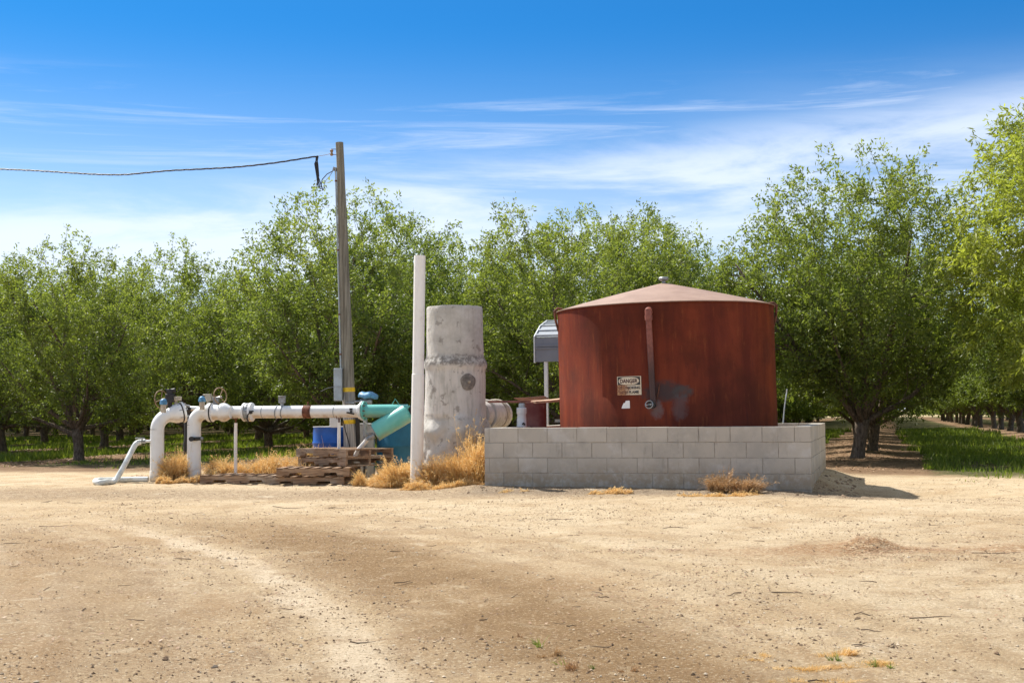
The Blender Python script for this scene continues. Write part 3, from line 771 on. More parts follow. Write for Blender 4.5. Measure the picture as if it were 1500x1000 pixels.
def twigs():
    rg = random.Random(12); mb = MB(); rv = []
    nfaces = 0
    def one(x, y, L, r, az=None):
        az = rg.uniform(0, 6.28) if az is None else az
        pts = []
        for i in range(4):
            t = i / 3; px = x + math.cos(az) * L * t + rg.uniform(-.08, .08) * L; py = y + math.sin(az) * L * t + rg.uniform(-.06, .06) * L
            pts.append((px, py, gz(px, py) + r * .9 + rg.uniform(0, .006)))
        mb.tube(pts, [r, r * .9, r * .75, r * .4], 5)
    for i in range(170):
        y = 4.6 + 14 * rg.random() ** .9; x = rg.uniform(-1, 1) * y * .40
        one(x, y, rg.uniform(.03, .13), rg.uniform(.0015, .0035))
    for (px, py, L, az) in ((400, 743, .5, .1), (965, 775, .35, .3), (1130, 866, .22, .05), (1255, 912, .14, -.4), (1245, 892, .15, -.3), (55, 768, .4, .2),
                            (8, 793, .25, 0), (800, 760, .4, 0), (1330, 899, .3, -.05), (700, 905, .12, 1), (1420, 812, .5, 0), (480, 745, .3, .5), (1490, 968, .25, 0)):
        h = 605.7 + (750 - px) * .0087; y = 1976 / (py - h); one(W(px, 700, y).x, y, L * .7, .003, az)
    o = mb.build('twig_scatter', MAT['twig']); at = o.data.attributes.new('rnd', 'FLOAT', 'FACE')
    at.data.foreach_set('value', np.random.RandomState(1).rand(len(o.data.polygons)).astype(np.float32) * 0 + .35)
    tag(o, 'thin broken twigs scattered over the sandy yard', 'twigs', kind='stuff')
twigs()

def litter():
    rg = np.random.RandomState(9)
    xs, ys, Ls = [], [], []
    def patch(px, py, rx, ry, n, L=.03):
        h = 605.7 + (750 - px) * .0087; y0 = 1976 / (py - h); x0 = W(px, 700, y0).x
        xs.append(x0 + rg.normal(0, rx, n)); ys.append(y0 + rg.normal(0, ry, n)); Ls.append(rg.uniform(.4, 1.2, n) * L)
    patch(1275, 806, .13, .22, 700, .022); patch(1230, 818, .42, .22, 900, .02); patch(1400, 815, .7, .18, 900, .02); patch(940, 803, .25, .1, 250)
    for i in range(230):
        y0 = rg.uniform(6, 19.3); x0 = rg.uniform(-.42, .42) * y0; n = rg.randint(10, 80)
        xs.append(x0 + rg.normal(0, .45, n)); ys.append(y0 + rg.normal(0, .07, n)); Ls.append(rg.uniform(.008, .032, n))
    n = 26000                              # fallen leaves along the tree rows
    k = rg.randint(-2, 5, n); a = k * ROWS + rg.normal(0, .75, n); b = rg.uniform(-5, 26, n)
    xx, yy = T0[0] + a * VX + b * UX, T0[1] + a * VY + b * UY
    xs.append(xx); ys.append(yy); Ls.append(rg.uniform(.04, .09, n))
    x = np.concatenate(xs); y = np.concatenate(ys); L = np.concatenate(Ls)
    flats('leaf_litter', 'brown dead leaves strewn on the soil', 'leaf litter', x, y, L, L * .22, MAT['litter'], 4)
litter()

# ------------------------------------------------------------------ weeds
def blades(rg, n, cx, cy, rx, ry, h0, h1, spread=.5, seedheads=.25, droop=.35, wd=.0035):
    """curved blades: three quads each plus seed spikelets. returns quads"""
    t = rg.rand(n) ** .6 * np.where(rg.rand(n) < .5, 1, -1); a = rg.rand(n) * 6.28; rr = np.sqrt(rg.rand(n))
    m_ = max(2, n // 75); ca_ = rg.rand(m_) * 6.28; cr_ = np.sqrt(rg.rand(m_)); id_ = rg.randint(0, m_, n)
    ux = cr_[id_] * np.cos(ca_[id_]) + rg.normal(0, .13, n); uy = cr_[id_] * np.sin(ca_[id_]) + rg.normal(0, .13, n)
    rr = np.clip(np.hypot(ux, uy), 0, 1.2); a = np.arctan2(uy, ux)
    x = cx + rx * ux; y = cy + ry * uy; z = ground_h(x, y) - .01
    hs_ = rg.uniform(.62, 1.15, m_)[id_]; ld_ = rg.normal(0, .8, m_)[id_]
    edge = (1 - .5 * np.clip(rr, 0, 1) ** 2) * hs_
    H = rg.uniform(h0, h1, n) * edge
    la = a + ld_ + rg.normal(0, .45, n); ln = H * rg.uniform(.05, spread, n) * (.5 + rr)
    dirx, diry = np.cos(la), np.sin(la)
    wa = rg.rand(n) * 6.28; wx, wy = np.cos(wa), np.sin(wa)
    P = []
    for k, tt in enumerate((0, .35, .7, 1.0)):
        f = ln * tt ** 1.7; zz = H * (tt - droop * tt ** 3 * rg.uniform(.2, 1.2, n))
        P.append(np.stack([x + dirx * f, y + diry * f, z + zz], -1))
    Wv = np.stack([wx, wy, np.zeros(n)], -1); q = []
    ws = (wd, wd * .9, wd * .65, wd * .2)
    for k in range(3):
        q.append(np.stack([P[k] - Wv * ws[k], P[k] + Wv * ws[k], P[k + 1] + Wv * ws[k + 1], P[k + 1] - Wv * ws[k + 1]], 1))
    q = np.concatenate(q); r = np.tile(rg.rand(n), 3)
    m = rg.rand(n) < seedheads; tip = P[3][m]; pr = P[2][m]; ns = len(tip)
    if ns:
        ax = tip - pr; ax /= np.linalg.norm(ax, axis=1, keepdims=True) + 1e-9; sp = []
        for k in range(9):
            o = tip - ax * rg.uniform(0, .09, (ns, 1)); d = ax * .6 + rg.normal(0, .6, (ns, 3)); d /= np.linalg.norm(d, axis=1, keepdims=True)
            L = rg.uniform(.02, .045, (ns, 1)); s = np.cross(d, rg.normal(0, 1, (ns, 3))); s /= np.linalg.norm(s, axis=1, keepdims=True) + 1e-9
            sp.append(np.stack([o, o + d * L * .5 + s * .004, o + d * L, o + d * L * .5 - s * .004], 1))
        sp = np.concatenate(sp); q = np.concatenate([q, sp]); r = np.concatenate([r, rg.uniform(.5, 1, len(sp))])
    return q, r
def weed(px, Y, rx, ry, h0, h1, n, label, seed, mat='straw', group='dry weed clumps among the pipes', name='dry_weed', fuzz=True, droop=.35, seedheads=.22, spread=.55, wd=.0035):
    rg = np.random.RandomState(seed); c = WG(px, Y)
    if name == 'dry_weed' and h1 > .2: h0 *= 1.2; h1 *= 1.22
    q, r = blades(rg, n, c.x, c.y, rx, ry, h0, h1, spread, seedheads, droop, wd)
    if fuzz:
        q2, r2 = blades(rg, n, c.x, c.y, rx * 1.05, ry * 1.05, h0 * .25, h1 * .6, 1.5, .0, .7, wd * .9); q = np.concatenate([q, q2]); r = np.concatenate([r, r2 * .8])
    v = q.reshape(-1, 3) - np.array(c)
    me = quads_mesh(name, v, 4, MAT[mat], r); o = bpy.data.objects.new(name, me); col.objects.link(o); o.location = c
    tag(o, label, 'weed', group); return o
G1 = 'dry weed clumps among the pipes'
weed(448, 20.5, .30, .2, .18, .40, 1500, 'loose straw behind the left end of the pallet stack', 40)
weed(536, 19.4, .16, .16, .10, .30, 700, 'thin straw wisps in front of the right pallet corner', 41)
weed(256, 20.75, .17, .25, .3, .52, 2600, 'golden dry weed clump between the two tall white pipe risers', 1)
weed(243, 20.1, .15, .12, .08, .18, 900, 'low straw tuft at the foot of the left riser', 2)
weed(272, 20.15, .14, .12, .08, .17, 800, 'low straw tuft filling the gap just before the right riser', 3)
weed(199, 21.1, .26, .16, .05, .12, 1200, 'flat reddish straw patch left of the left riser behind the hose', 4, mat='strawdull')
weed(304, 20.3, .12, .14, .15, .27, 1100, 'small straw tuft touching the right side of the right riser', 5)
weed(326, 20.9, .22, .25, .22, .42, 2300, 'rounded straw clump just left of the thin white pipe support', 6)
weed(362, 21.0, .20, .2, .18, .36, 1800, 'straw clump just right of the thin white pipe support', 7)
weed(391, 20.8, .20, .25, .26, .50, 2600, 'tall domed straw clump left of the pallet stack', 8)
weed(424, 21.2, .18, .2, .22, .42, 1300, 'sparse straw clump touching the left end of the pallet stack', 9)
weed(462, 20.75, .24, .15, .35, .58, 1100, 'straw rising behind the pallets in front of the blue drum', 10)
weed(486, 20.7, .10, .1, .45, .72, 260, 'few tall seeding stems before the right half of the blue drum', 11)
weed(588, 18.95, .26, .28, .22, .44, 3300, 'bushy straw clump left of the tall thin white pipe', 12)
weed(565, 19.0, .18, .2, .12, .26, 1300, 'low straw clump at the right end of the pallet stack', 13)
weed(612, 18.2, .22, .14, .06, .18, 1300, 'low straw at the foot of the tall thin white pipe', 14)
weed(640, 18.6, .26, .26, .22, .44, 3000, 'straw clump between the thin white pipe and the concrete standpipe', 15)
weed(672, 18.5, .26, .28, .28, .60, 3000, 'straw clump in front of the concrete standpipe foot', 16)
weed(698, 18.5, .17, .25, .40, .74, 2600, 'tall orange straw clump against the left end of the block wall', 17)
weed(676, 18.9, .24, .15, .45, 1.10, 420, 'tallest seeding straw stems rising over the concrete standpipe', 18, fuzz=False, seedheads=.9)
weed(668, 18.0, .40, .16, .05, .16, 1800, 'low straw fringe along the yard edge left of the wall', 19)
weed(735, 19.6, .30, .15, .65, 1.02, 500, 'dry stems behind the wall left end below the large pipe', 20, seedheads=.7, mat='strawdull')
G2 = 'dry weeds along the foot of the block wall'
weed(898, 16.45, .20, .12, .04, .11, 900, 'small flat straw tuft before the middle of the block wall', 21, group=G2)
weed(868, 16.5, .12, .08, .03, .07, 300, 'tiny straw scrap just left of the flat tuft by the wall', 22, group=G2)
weed(1058, 16.35, .14, .12, .15, .34, 900, 'upright brown weed clump against the right half of the wall', 23, group=G2, mat='strawdull')
weed(1089, 16.2, .17, .14, .10, .24, 900, 'spiky weed clump right of the upright brown clump', 24, group=G2, mat='strawdull', spread=1.2)
weed(1067, 16.3, .05, .05, .3, .62, 30, 'single tall bare weed stems in front of the wall', 25, group=G2, fuzz=False, mat='strawdull')
weed(1070, 15.8, .34, .10, .02, .075, 1100, 'low straw mat in front of the brown weed clumps', 26, group=G2)
weed(1015, 15.95, .26, .08, .01, .06, 500, 'thin straw mat left of the low straw mat near wall', 27, group=G2)
weed(755, 17.0, .3, .10, .01, .05, 250, 'faint straw scraps before the wall left corner', 28, group=G2)
G3 = 'grass tufts sprouting from the open yard'
for i, (px, Y, rx, ry, h, n, mt, lb) in enumerate((
    (793, 5.95, .045, .05, .085, 60, 'grass', 'green grass tuft at the left in the foreground below the tank'),
    (806, 5.72, .07, .05, .06, 130, 'strawdull', 'low dull tuft right beside the green foreground tuft'),
    (850, 5.45, .08, .05, .055, 190, 'strawdull', 'brown low tuft at the bottom centre of the yard'),
    (826, 5.52, .06, .04, .05, 40, 'grass', 'sparse green blades left of the brown bottom centre tuft'),
    (868, 5.42, .025, .02, .065, 30, 'grass', 'tiny green sprout beside the brown bottom centre tuft'),
    (915, 5.38, .06, .04, .05, 120, 'strawdull', 'small brown sprout at the bottom right of centre'),
    (757, 6.1, .03, .02, .05, 26, 'strawdull', 'thin stray sprout left of the green foreground tuft'),
    (1100, 5.62, .08, .09, .035, 700, 'straw', 'orange straw scrap left of the foreground straw mat'),
    (1175, 5.38, .15, .06, .035, 1300, 'straw', 'orange straw mat left part in the right foreground'),
    (1218, 5.66, .09, .07, .05, 700, 'straw', 'upper orange straw tuft in the right foreground'),
    (1210, 5.52, .05, .04, .075, 70, 'grass', 'green sprout inside the right foreground straw mat'),
    (1258, 5.42, .16, .07, .035, 1400, 'straw', 'orange straw mat right part in the right foreground'),
    (1280, 5.33, .055, .05, .07, 100, 'grass', 'green tuft at the right end of the foreground straw mat'),
    (1150, 5.12, .10, .05, .03, 500, 'straw', 'orange straw scrap at the bottom edge on the right'),
    (1215, 5.14, .14, .05, .03, 800, 'straw', 'orange straw strip at the bottom edge below the mat'))):
    weed(px, Y, rx, ry, h * .4, h * 1.2, n, lb, 60 + i, mat=mt, group=G3, name='grass_tuft', fuzz=mt != 'grass', seedheads=0, spread=1.1, wd=.0013)

# ------------------------------------------------------------------ block enclosure
def enclosure():
    root = thing('block_wall', 'low grey concrete block wall enclosing the rusty tank', 'wall', tuple(EC))
    BL, BH, TH = .4064, .2032, .19; top = .848; ncourse = 5
    rg = random.Random(4)
    rot = Matrix((ex, ey, Vector((0, 0, 1)))).transposed()
    def wall(name, origin, du, dn, L, phase, inset0=0, inset1=0):
        """du along, dn inward thickness"""
        mb = MB(); rv = []; core = MB()
        rm = Matrix((du, dn, Vector((0, 0, 1)))).transposed()
        for c in range(ncourse):
            z1 = top - c * BH; z0 = z1 - BH + .009
            x = inset0 - (BL / 2 if (c + phase) % 2 else 0); 
            while x < L - inset1 - .01:
                a = max(x, inset0) + .0045; b = min(x + BL, L - inset1) - .0045
                if b - a > .03:
                    j = rg.uniform(-.003, .003)
                    ctr = origin + du * ((a + b) / 2) + dn * (TH / 2 + j) + Vector((0, 0, (z0 + z1) / 2 + rg.uniform(-.0015, .0015)))
                    mb.box(ctr, (b - a, TH, z1 - z0), rm); rv += [rg.random()] * 6
                x += BL
        core.box(origin + du * (L / 2) + dn * (TH / 2) + Vector((0, 0, (top - .006 + top - ncourse * BH) / 2)), (L - inset0 - inset1 - .012 if inset0 else L - .014, TH - .009, ncourse * BH - .006), rm)
        o = mb.build(name, MAT['block'], root, bevel=.004, smooth=False)
        at = o.data.attributes.new('rnd', 'FLOAT', 'FACE'); at.data.foreach_set('value', rv)
        co = core.build('mortar', MAT['mortar'], root, smooth=False)
        co.parent = o
    wall('front_wall', EC.copy(), ex, ey, EL, 1)
    wall('back_wall', EC + ey * (ED - TH), ex, ey, EL, 0)
    wall('side_wall', EC.copy(), ey, ex, ED, 0, TH, TH)
    wall('side_wall', EC + ex * (EL - TH), ey, ex, ED, 0, TH, TH)
enclosure()

# ------------------------------------------------------------------ tank
TC = Vector((2.30, 19.16, 0)); TR = 1.585
def tank():
    root = thing('storage_tank', 'round rusty red steel tank with a low cone roof inside the block wall', 'tank', tuple(TC))
    q = Matrix.Rotation(R(-.85), 4, 'Y') @ Matrix.Rotation(R(.2), 4, 'X')
    def fin(o): return o
    H = 2.545; seam = 1.28
    mb = MB(); mb.lathe(TC, (0, 0, 1), [(TR + .002, .05), (TR + .002, seam - .004), (TR, seam), (TR, H - .02), (TR + .012, H - .015), (TR + .012, H)], 128)
    shell = mb.build('shell', MAT['tank'], root)
    mb = MB(); prof = [(TR + .02, H + .001), (TR + .02, H + .012)]
    for i in range(1, 12):
        t = i / 11; prof.append((max(.001, (TR + .02) * (1 - t)), H + .012 + .40 * (t ** .93)))
    mb.lathe(TC, (0, 0, 1), prof, 96); mb.build('roof', MAT['tankroof'], root)
    ap = TC + Vector((0, 0, H + .385))
    mb = MB(); mb.lathe(ap, (0, 0, 1), [(.028, 0), (.028, .05), (.045, .055), (.072, .07), (.075, .095), (.06, .11), (.02, .115)], 24)
    mb.build('roof_vent', MAT['steel'], root)
    # bent lugs at the rim
    for sgn, az in ((-1, R(183)), (1, R(-8)), (1, R(22))):
        d = Vector((math.cos(az), math.sin(az), 0)); b0 = TC + d * TR
        mb = MB(); mb.tube([b0 + Vector((0, 0, H - .28)), b0 + d * .035 + Vector((0, 0, H - .12)), b0 + d * .045 + Vector((0, 0, H + .02)), b0 + d * .0 + Vector((0, 0, H + .06)), b0 - d * .07 + Vector((0, 0, H + .05))], [.012, .018, .022, .02, .016], 8)
        mb.build('lifting_lug', MAT['rust'], root)
    # outside pipe with elbow
    def on(px, out=0.): # point on the shell front in column px
        r = W(px, 550, 17.6); dx = r.x / r.y
        a = dx * dx + 1; b = -2 * (TC.x * dx + TC.y); c = TC.x ** 2 + TC.y ** 2 - (TR + out) ** 2
        y = (-b - math.sqrt(b * b - 4 * a * c)) / (2 * a); return Vector((dx * y, y, 0))
    P0 = on(955, .07); nrm = (P0 - TC).normalized()
    zt, zb = 2.40, 1.17
    mb = MB()
    P1 = on(958, .07)
    pts = [P0 - nrm * .10 + Vector((0, 0, zt)), P0 - nrm * .04 + Vector((0, 0, zt + .045)), P0 + Vector((0, 0, zt + .03)), P0 + Vector((0, 0, zt - .03))]
    mb.tube(pts, [.048, .050, .051, .049], 20)
    mb.cyl(P0 + Vector((0, 0, zt - .03)), P0 + Vector((0, 0, zt - .10)), .054, 20)
    mb.tube([P0 + Vector((0, 0, zt - .10)), P1 + Vector((0, 0, zb + .05)), P1 + Vector((0, 0, zb))], .043, 20)
    pp = mb.build('down_pipe', MAT['tankpipe'], root)
    mb = MB(); V0 = P1 + Vector((-.02, 0, zb - .01)); mb.tube([V0 + nrm * -.12, V0 + nrm * .06], .055, 20)
    v = mb.build('valve_body', MAT['dark'], root)
    mb = MB(); mb.torus(V0 + nrm * .10 + Vector((-.02, 0, .0)), nrm + Vector((-.2, 0, .25)), .052, .007, 32, 8)
    mb.tube([V0 + nrm * .10 + Vector((-.06, 0, -.01)), V0 + nrm * .10 + Vector((.03, 0, .015))], .006, 8)
    mb.tube([V0 + nrm * .04, V0 + nrm * .11], .012, 10); 
    h = mb.build('valve_wheel', MAT['steel'], root); h.parent = v
    mb = MB(); S0 = on(968, .02); mb.tube([S0 + Vector((0, 0, 1.43)), S0 + Vector((-.01, 0, 1.36)), S0 + Vector((-.05, 0, 1.20)), P1 + Vector((.02, 0, 1.14))], .008, 8)
    mb.build('drip_tube', MAT['rust'], root)
    # signs: curved plates on the shell
    def patch(name, px0, px1, z0, z1, out, mat, shape=None, n=14, parent=root, uvbox=None):
        """thin curved plate, corners given by px columns and heights"""
        A, B = on(px0), on(px1); aa = math.atan2(A.y - TC.y, A.x - TC.x); ab = math.atan2(B.y - TC.y, B.x - TC.x)
        lohi = shape or (lambda u: (0, 1)); n = 32 if shape else n
        def mp(u, v, r):
            a = aa + (ab - aa) * u; return TC + Vector((math.cos(a), math.sin(a), 0)) * (TR + r) + Vector((0, 0, z0 + (z1 - z0) * v))
        poly = []
        for q_ in range(n + 1): u = q_ / n; a_, b_ = lohi(u); poly += [(u, a_), (u, b_)]
        k = len(poly)
        vs = [mp(u, v, out) for u, v in poly] + [mp(u, v, out - .003) for u, v in poly]
        fs = [(2 * q_, 2 * q_ + 2, 2 * q_ + 3, 2 * q_ + 1) for q_ in range(n)] + [(2 * q_ + 1, 2 * q_ + 3, 2 * q_ + 3 + k, 2 * q_ + 1 + k) for q_ in range(n)] + [(2 * q_ + k, 2 * q_ + 2 + k, 2 * q_ + 2, 2 * q_) for q_ in range(n)] + [(0, 1, 1 + k, k), (k - 1, k - 2, 2 * k - 2, 2 * k - 1)]
        mb = MB(); mb.add(vs, fs); o = mb.build(name, mat, parent, smooth=False)
        if uvbox:
            u0, u1, w0, w1 = uvbox; at = o.data.attributes.new('suv', 'FLOAT_VECTOR', 'POINT')
            dat = []
            for i in range(2 * k):
                u, v = poly[i % k]; dat += [u0 + (u1 - u0) * u, w0 + (w1 - w0) * v, 0]
            at.data.foreach_set('vector', dat)
        return o, mp
    z0s, z1s = 1.285, 1.545
    zs = lambda py: 1.04 + (604.1 - py) * 17.62 / 1900
    z0s, z1s = zs(576.5), zs(549)
    sroot = thing('danger_sign', 'weathered DANGER NO SMOKING sign stuck on the rusty tank', 'sign', tuple(on(924) + Vector((0, 0, z0s))))
    pl, _ = patch('sign_plate', 906.5, 941.5, z0s, z1s, .006, MAT['signwhite'], parent=sroot, uvbox=(0, 1, 0, 1))
    hz = z1s - z0s
    tl, _ = patch('title_panel', 907.5, 940, z0s + hz * .53, z1s - hz * .03, .008, MAT['signblack'], parent=sroot, uvbox=(0, 1, .53, .97))
    def el(u):
        q_ = (1 - abs(2 * u - 1) ** 3.2) ** .5 * .5; return (.5 - q_, .5 + q_)
    ov, _ = patch('title_oval', 908.6, 938.6, z0s + hz * .555, z1s - hz * .055, .010, MAT['signwhite'], shape=el, parent=sroot, uvbox=(0, 1, .7, .95))
    def text(s, pxa, pxb, za, zb, mat, name, out=.012):
        cu_ = bpy.data.curves.new('lettering', 'FONT'); cu_.body = s; cu_.resolution_u = 3; cu_.offset = .035
        to = bpy.data.objects.new('lettering', cu_); col.objects.link(to)
        bpy.context.view_layer.update(); dg = bpy.context.evaluated_depsgraph_get()
        me = bpy.data.meshes.new_from_object(to.evaluated_get(dg)); bpy.data.objects.remove(to)
        xs = [v.co.x for v in me.vertices]; ys = [v.co.y for v in me.vertices]; x0, x1, y0, y1 = min(xs), max(xs), min(ys), max(ys)
        A, B = on(pxa), on(pxb); aa = math.atan2(A.y - TC.y, A.x - TC.x); ab = math.atan2(B.y - TC.y, B.x - TC.x)
        off = Vector(sroot.location); sv = []
        for v in me.vertices:
            u = (v.co.x - x0) / (x1 - x0); w = (v.co.y - y0) / (y1 - y0); a = aa + (ab - aa) * u
            z = za + (zb - za) * w
            sv += [(pxa + (pxb - pxa) * u - 906.5) / 35, (z - z0s) / hz, 0]
            v.co = TC + Vector((math.cos(a), math.sin(a), 0)) * (TR + out) + Vector((0, 0, z)) - off
        at = me.attributes.new('suv', 'FLOAT_VECTOR', 'POINT'); at.data.foreach_set('vector', sv)
        me.materials.clear(); me.materials.append(mat)
        o = bpy.data.objects.new(name, me); col.objects.link(o); o.parent = sroot
    text('DANGER', 911, 936.5, z0s + hz * .64, z0s + hz * .86, MAT['signred'], 'title_lettering')
    text('NO SMOKING', 909, 940, z0s + hz * .31, z0s + hz * .46, MAT['signletters'], 'lettering')
    text('OPEN FLAME', 909, 938, z0s + hz * .07, z0s + hz * .23, MAT['signletters'], 'lettering')
    shp = lambda u: (0, float(np.interp(u, [0, .12, .30, .40, .46, .52, .85, 1], [.05, .40, .72, .66, .80, .97, 1, .95])))
    st, _ = patch('paper_notice', 912, 924, zs(596), zs(584.5), .007, MAT['paper'], shape=shp, parent=None)
    tag(st, 'torn white paper square stuck below the danger sign on the tank', 'notice')
    # tank lean: rotate the whole assembly about its base
    for rt in (root, sroot):
        m = Matrix.Translation(TC) @ q @ Matrix.Translation(-TC) @ Matrix.Translation(rt.location); rt.matrix_world = m
    st.matrix_world = Matrix.Translation(TC) @ q @ Matrix.Translation(-TC)
    # inner soil floor shows nowhere; tank rests on it
tank()

# ------------------------------------------------------------------ white irrigation pipework
def ball(mb, c, r, n=16, sz=1):
    return mb.lathe(c, (0, 0, 1), [(max(.0005, r * math.sin(math.pi * i / n)), -r * sz * math.cos(math.pi * i / n)) for i in range(n + 1)], n * 2)

def pipework():
    Yr1, Yr2, Yp0, Yp1 = 20.75, 20.75, 20.75, 20.35
    # ---- left riser
    b = WG(230.3, Yr1); root = thing('pipe_riser', 'left white steel riser with open flanged elbow and blue-capped air vent', 'pipe', tuple(b), 'white irrigation risers')
    yaw = Vector((.86, .5, 0)).normalized()
    c0 = W(230.3, 640, Yr1); base = Vector((c0.x, c0.y, b.z - .1))
    top = Vector((c0.x, c0.y, W(230, 629, Yr1).z)); Rb = .235
    mb = MB(); mb.tube([base, base + Vector((0, 0, .18)), top], .108, 32)
    mb.build('riser', MAT['white'], root)
    mb = MB(); mb.lathe(base + Vector((0, 0, .10)), (0, 0, 1), [(.112, 0), (.122, .02), (.114, .16), (.109, .17)], 32); mb.build('base_collar', MAT['white'], root)
    arc = [top + yaw * (Rb * (1 - math.cos(t))) + Vector((0, 0, Rb * math.sin(t))) for t in [R(a) for a in range(0, 81, 10)]]
    end = arc[-1]; dirn = (arc[-1] - arc[-2]).normalized(); dirn = (dirn + yaw * .3).normalized()
    mb = MB(); mb.tube(arc, .108, 32, True); mb.build('elbow', MAT['white'], root)
    mb = MB(); mb.lathe(end - dirn * .02, dirn, [(.108, 0), (.122, .04), (.150, .10), (.156, .15), (.156, .20)], 36)
    mb.build('valve_body', MAT['white'], root)
    fc = end + dirn * .18
    mb = MB(); mb.lathe(fc, dirn, [(.160, 0), (.163, .012), (.158, .02)], 36); mb.build('gasket', MAT['dark'], root)
    mb = MB(); mb.lathe(fc + dirn * .02, dirn, [(.166, 0), (.170, .006), (.170, .03), (.160, .038), (.02, .045)], 36)
    fl = mb.build('flange', MAT['white'], root)
    mb = MB()
    sidev = dirn.cross(Vector((0, 0, 1))).normalized(); upv = sidev.cross(dirn)
    for i in range(8):
        a = 6.283 * i / 8 + .3; p = fc + (sidev * math.cos(a) + upv * math.sin(a)) * .150; mb.cyl(p - dirn * .05, p + dirn * .085, .010, 8)
    mb.build('bolts', MAT['steel'], root)
    # air vent, gear and wheel on top
    def vent(px, py, Y, root, r=.053):
        c = W(px, py, Y); mb = MB(); mb.cyl(c + Vector((0, 0, -.17)), c + Vector((0, 0, -.03)), .040, 18, .046); v = mb.build('air_vent', MAT['beige'], root)
        mb = MB(); ball(mb, c, r, 12, .95); mb.lathe(c + Vector((0, 0, -.045)), (0, 0, 1), [(.05, 0), (.058, .01), (.058, .035), (.05, .045)], 24)
        k = mb.build('cap', MAT['bluecap'], root); k.parent = v
    vent(239.5, 588.5, 20.5, root, .056)
    c = W(236.5, 585, 20.8); mb = MB(); ax = Vector((.85, -.5, .1)).normalized(); mb.torus(c, ax, .145, .009, 36, 8)
    s1 = ax.cross(Vector((0, 0, 1))).normalized(); s2 = ax.cross(s1)
    for a in (0.3, 2.4, 4.5): mb.tube([c, c + (s1 * math.cos(a) + s2 * math.sin(a)) * .145], .007, 6)
    mb.tube([c, W(246, 582, 20.85)], .012, 8); mb.build('hand_wheel', MAT['tanring'], root)
    mb = MB(); g = W(249, 583, 20.85); mb.box(g, (.13, .12, .13)); mb.box(g + Vector((0, 0, .10)), (.09, .09, .09)); mb.cyl(g + Vector((-.05, 0, .1)), g + Vector((.09, 0, .13)), .035, 12)
    mb.cyl(g + Vector((0, 0, -.16)), g + Vector((0, 0, -.05)), .035, 12); mb.build('gear_box', MAT['dark'], root, bevel=.01)
    mb = MB(); g = W(259.5, 583.5, 20.9); mb.box(g, (.13, .10, .065)); mb.cyl(g + Vector((-.02, 0, -.14)), g + Vector((-.02, 0, -.02)), .028, 12); mb.build('actuator_housing', MAT['beige'], root, bevel=.008)
    mb = MB(); g = W(248, 574, 20.85)
    for i in range(5):
        a = i * 1.25; mb.tube([g + Vector((math.cos(a) * .03, 0, -.02)), g + Vector((math.cos(a) * .07, math.sin(a) * .05, .05)), g + Vector((math.cos(a) * .04 + .03, math.sin(a) * .05, .02))], .008, 6)
    mb.build('control_tubing', MAT['black'], root)
    mb = MB(); p = W(219.5, 646, 20.7); q = W(205, 646.5, 20.7); mb.cyl(W(224, 645.5, 20.72), p, .028, 14); mb.cyl(p, W(212, 646, 20.7), .020, 14); mb.build('outlet_stub', MAT['white'], root)
    mb = MB(); mb.cyl(W(213, 646, 20.7), W(204, 646.6, 20.7), .036, 14); mb.box(W(205, 641.5, 20.65), (.145, .03, .018)); mb.cyl(W(208, 643, 20.67), W(208, 646, 20.67), .012, 8)
    mb.build('outlet_valve', MAT['steel'], root, bevel=.002)
    # hose
    path = [W(205, 646.8, 20.7), W(199, 650, 20.65), W(193, 660, 20.6), W(187, 672, 20.5), W(179, 687, 20.4)]
    gp = [(168, 20.3), (156, 20.1), (146, 20.0), (139.5, 20.15), (144, 20.4), (158, 20.55), (180, 20.62), (200, 20.62), (217, 20.62)]
    path += [WG(a, y) + Vector((0, 0, .045)) for a, y in gp]
    # smooth (catmull)
    pts = []
    for i in range(len(path) - 1):
        p0, p1, p2, p3 = path[max(0, i - 1)], path[i], path[i + 1], path[min(len(path) - 1, i + 2)]
        for k in range(6):
            t = k / 6; pts.append(.5 * ((2 * p1) + (p2 - p0) * t + (2 * p0 - 5 * p1 + 4 * p2 - p3) * t * t + (3 * p1 - p0 - 3 * p2 + p3) * t ** 3))
    pts.append(path[-1]); mb = MB(); mb.tube(pts, .043, 14)
    h = mb.build('hose', MAT['hose']); tag(h, 'limp white hose looping from the left riser down onto the dirt', 'hose')
    # ---- right riser with main line
    b = WG(284.3, Yr2); root = thing('irrigation_main', 'long white steel irrigation main fed by the right riser', 'pipe', tuple(b), 'white irrigation risers')
    A0 = W(338, 603.6, 20.75); A1 = W(526, 602.3, Yp1)
    ax = (A1 - A0).normalized()
    c0 = W(284.3, 640, Yr2); base = Vector((c0.x, c0.y, b.z - .1)); Rb = .20
    ztop = A0.z - Rb - .0; top = Vector((c0.x, c0.y, ztop)); h2 = Vector((ax.x, ax.y, 0)).normalized()
    mb = MB(); mb.tube([base, base + Vector((0, 0, .3)), top], .108, 32); mb.build('riser', MAT['white'], root)
    mb = MB(); mb.lathe(base + Vector((0, 0, .10)), (0, 0, 1), [(.112, 0), (.119, .02), (.113, .16), (.109, .17)], 32); mb.build('base_collar', MAT['white'], root)
    arc = [top + h2 * (Rb * (1 - math.cos(t))) + Vector((0, 0, Rb * math.sin(t))) for t in [R(a) for a in range(0, 91, 9)]]
    mb = MB(); mb.tube(arc, .109, 32); mb.build('elbow', MAT['white'], root)
    E = arc[-1]
    mb = MB(); mb.lathe(E - ax * .02, ax, [(.109, 0), (.118, .03), (.148, .07), (.152, .12)], 36); mb.build('flange', MAT['white'], root)
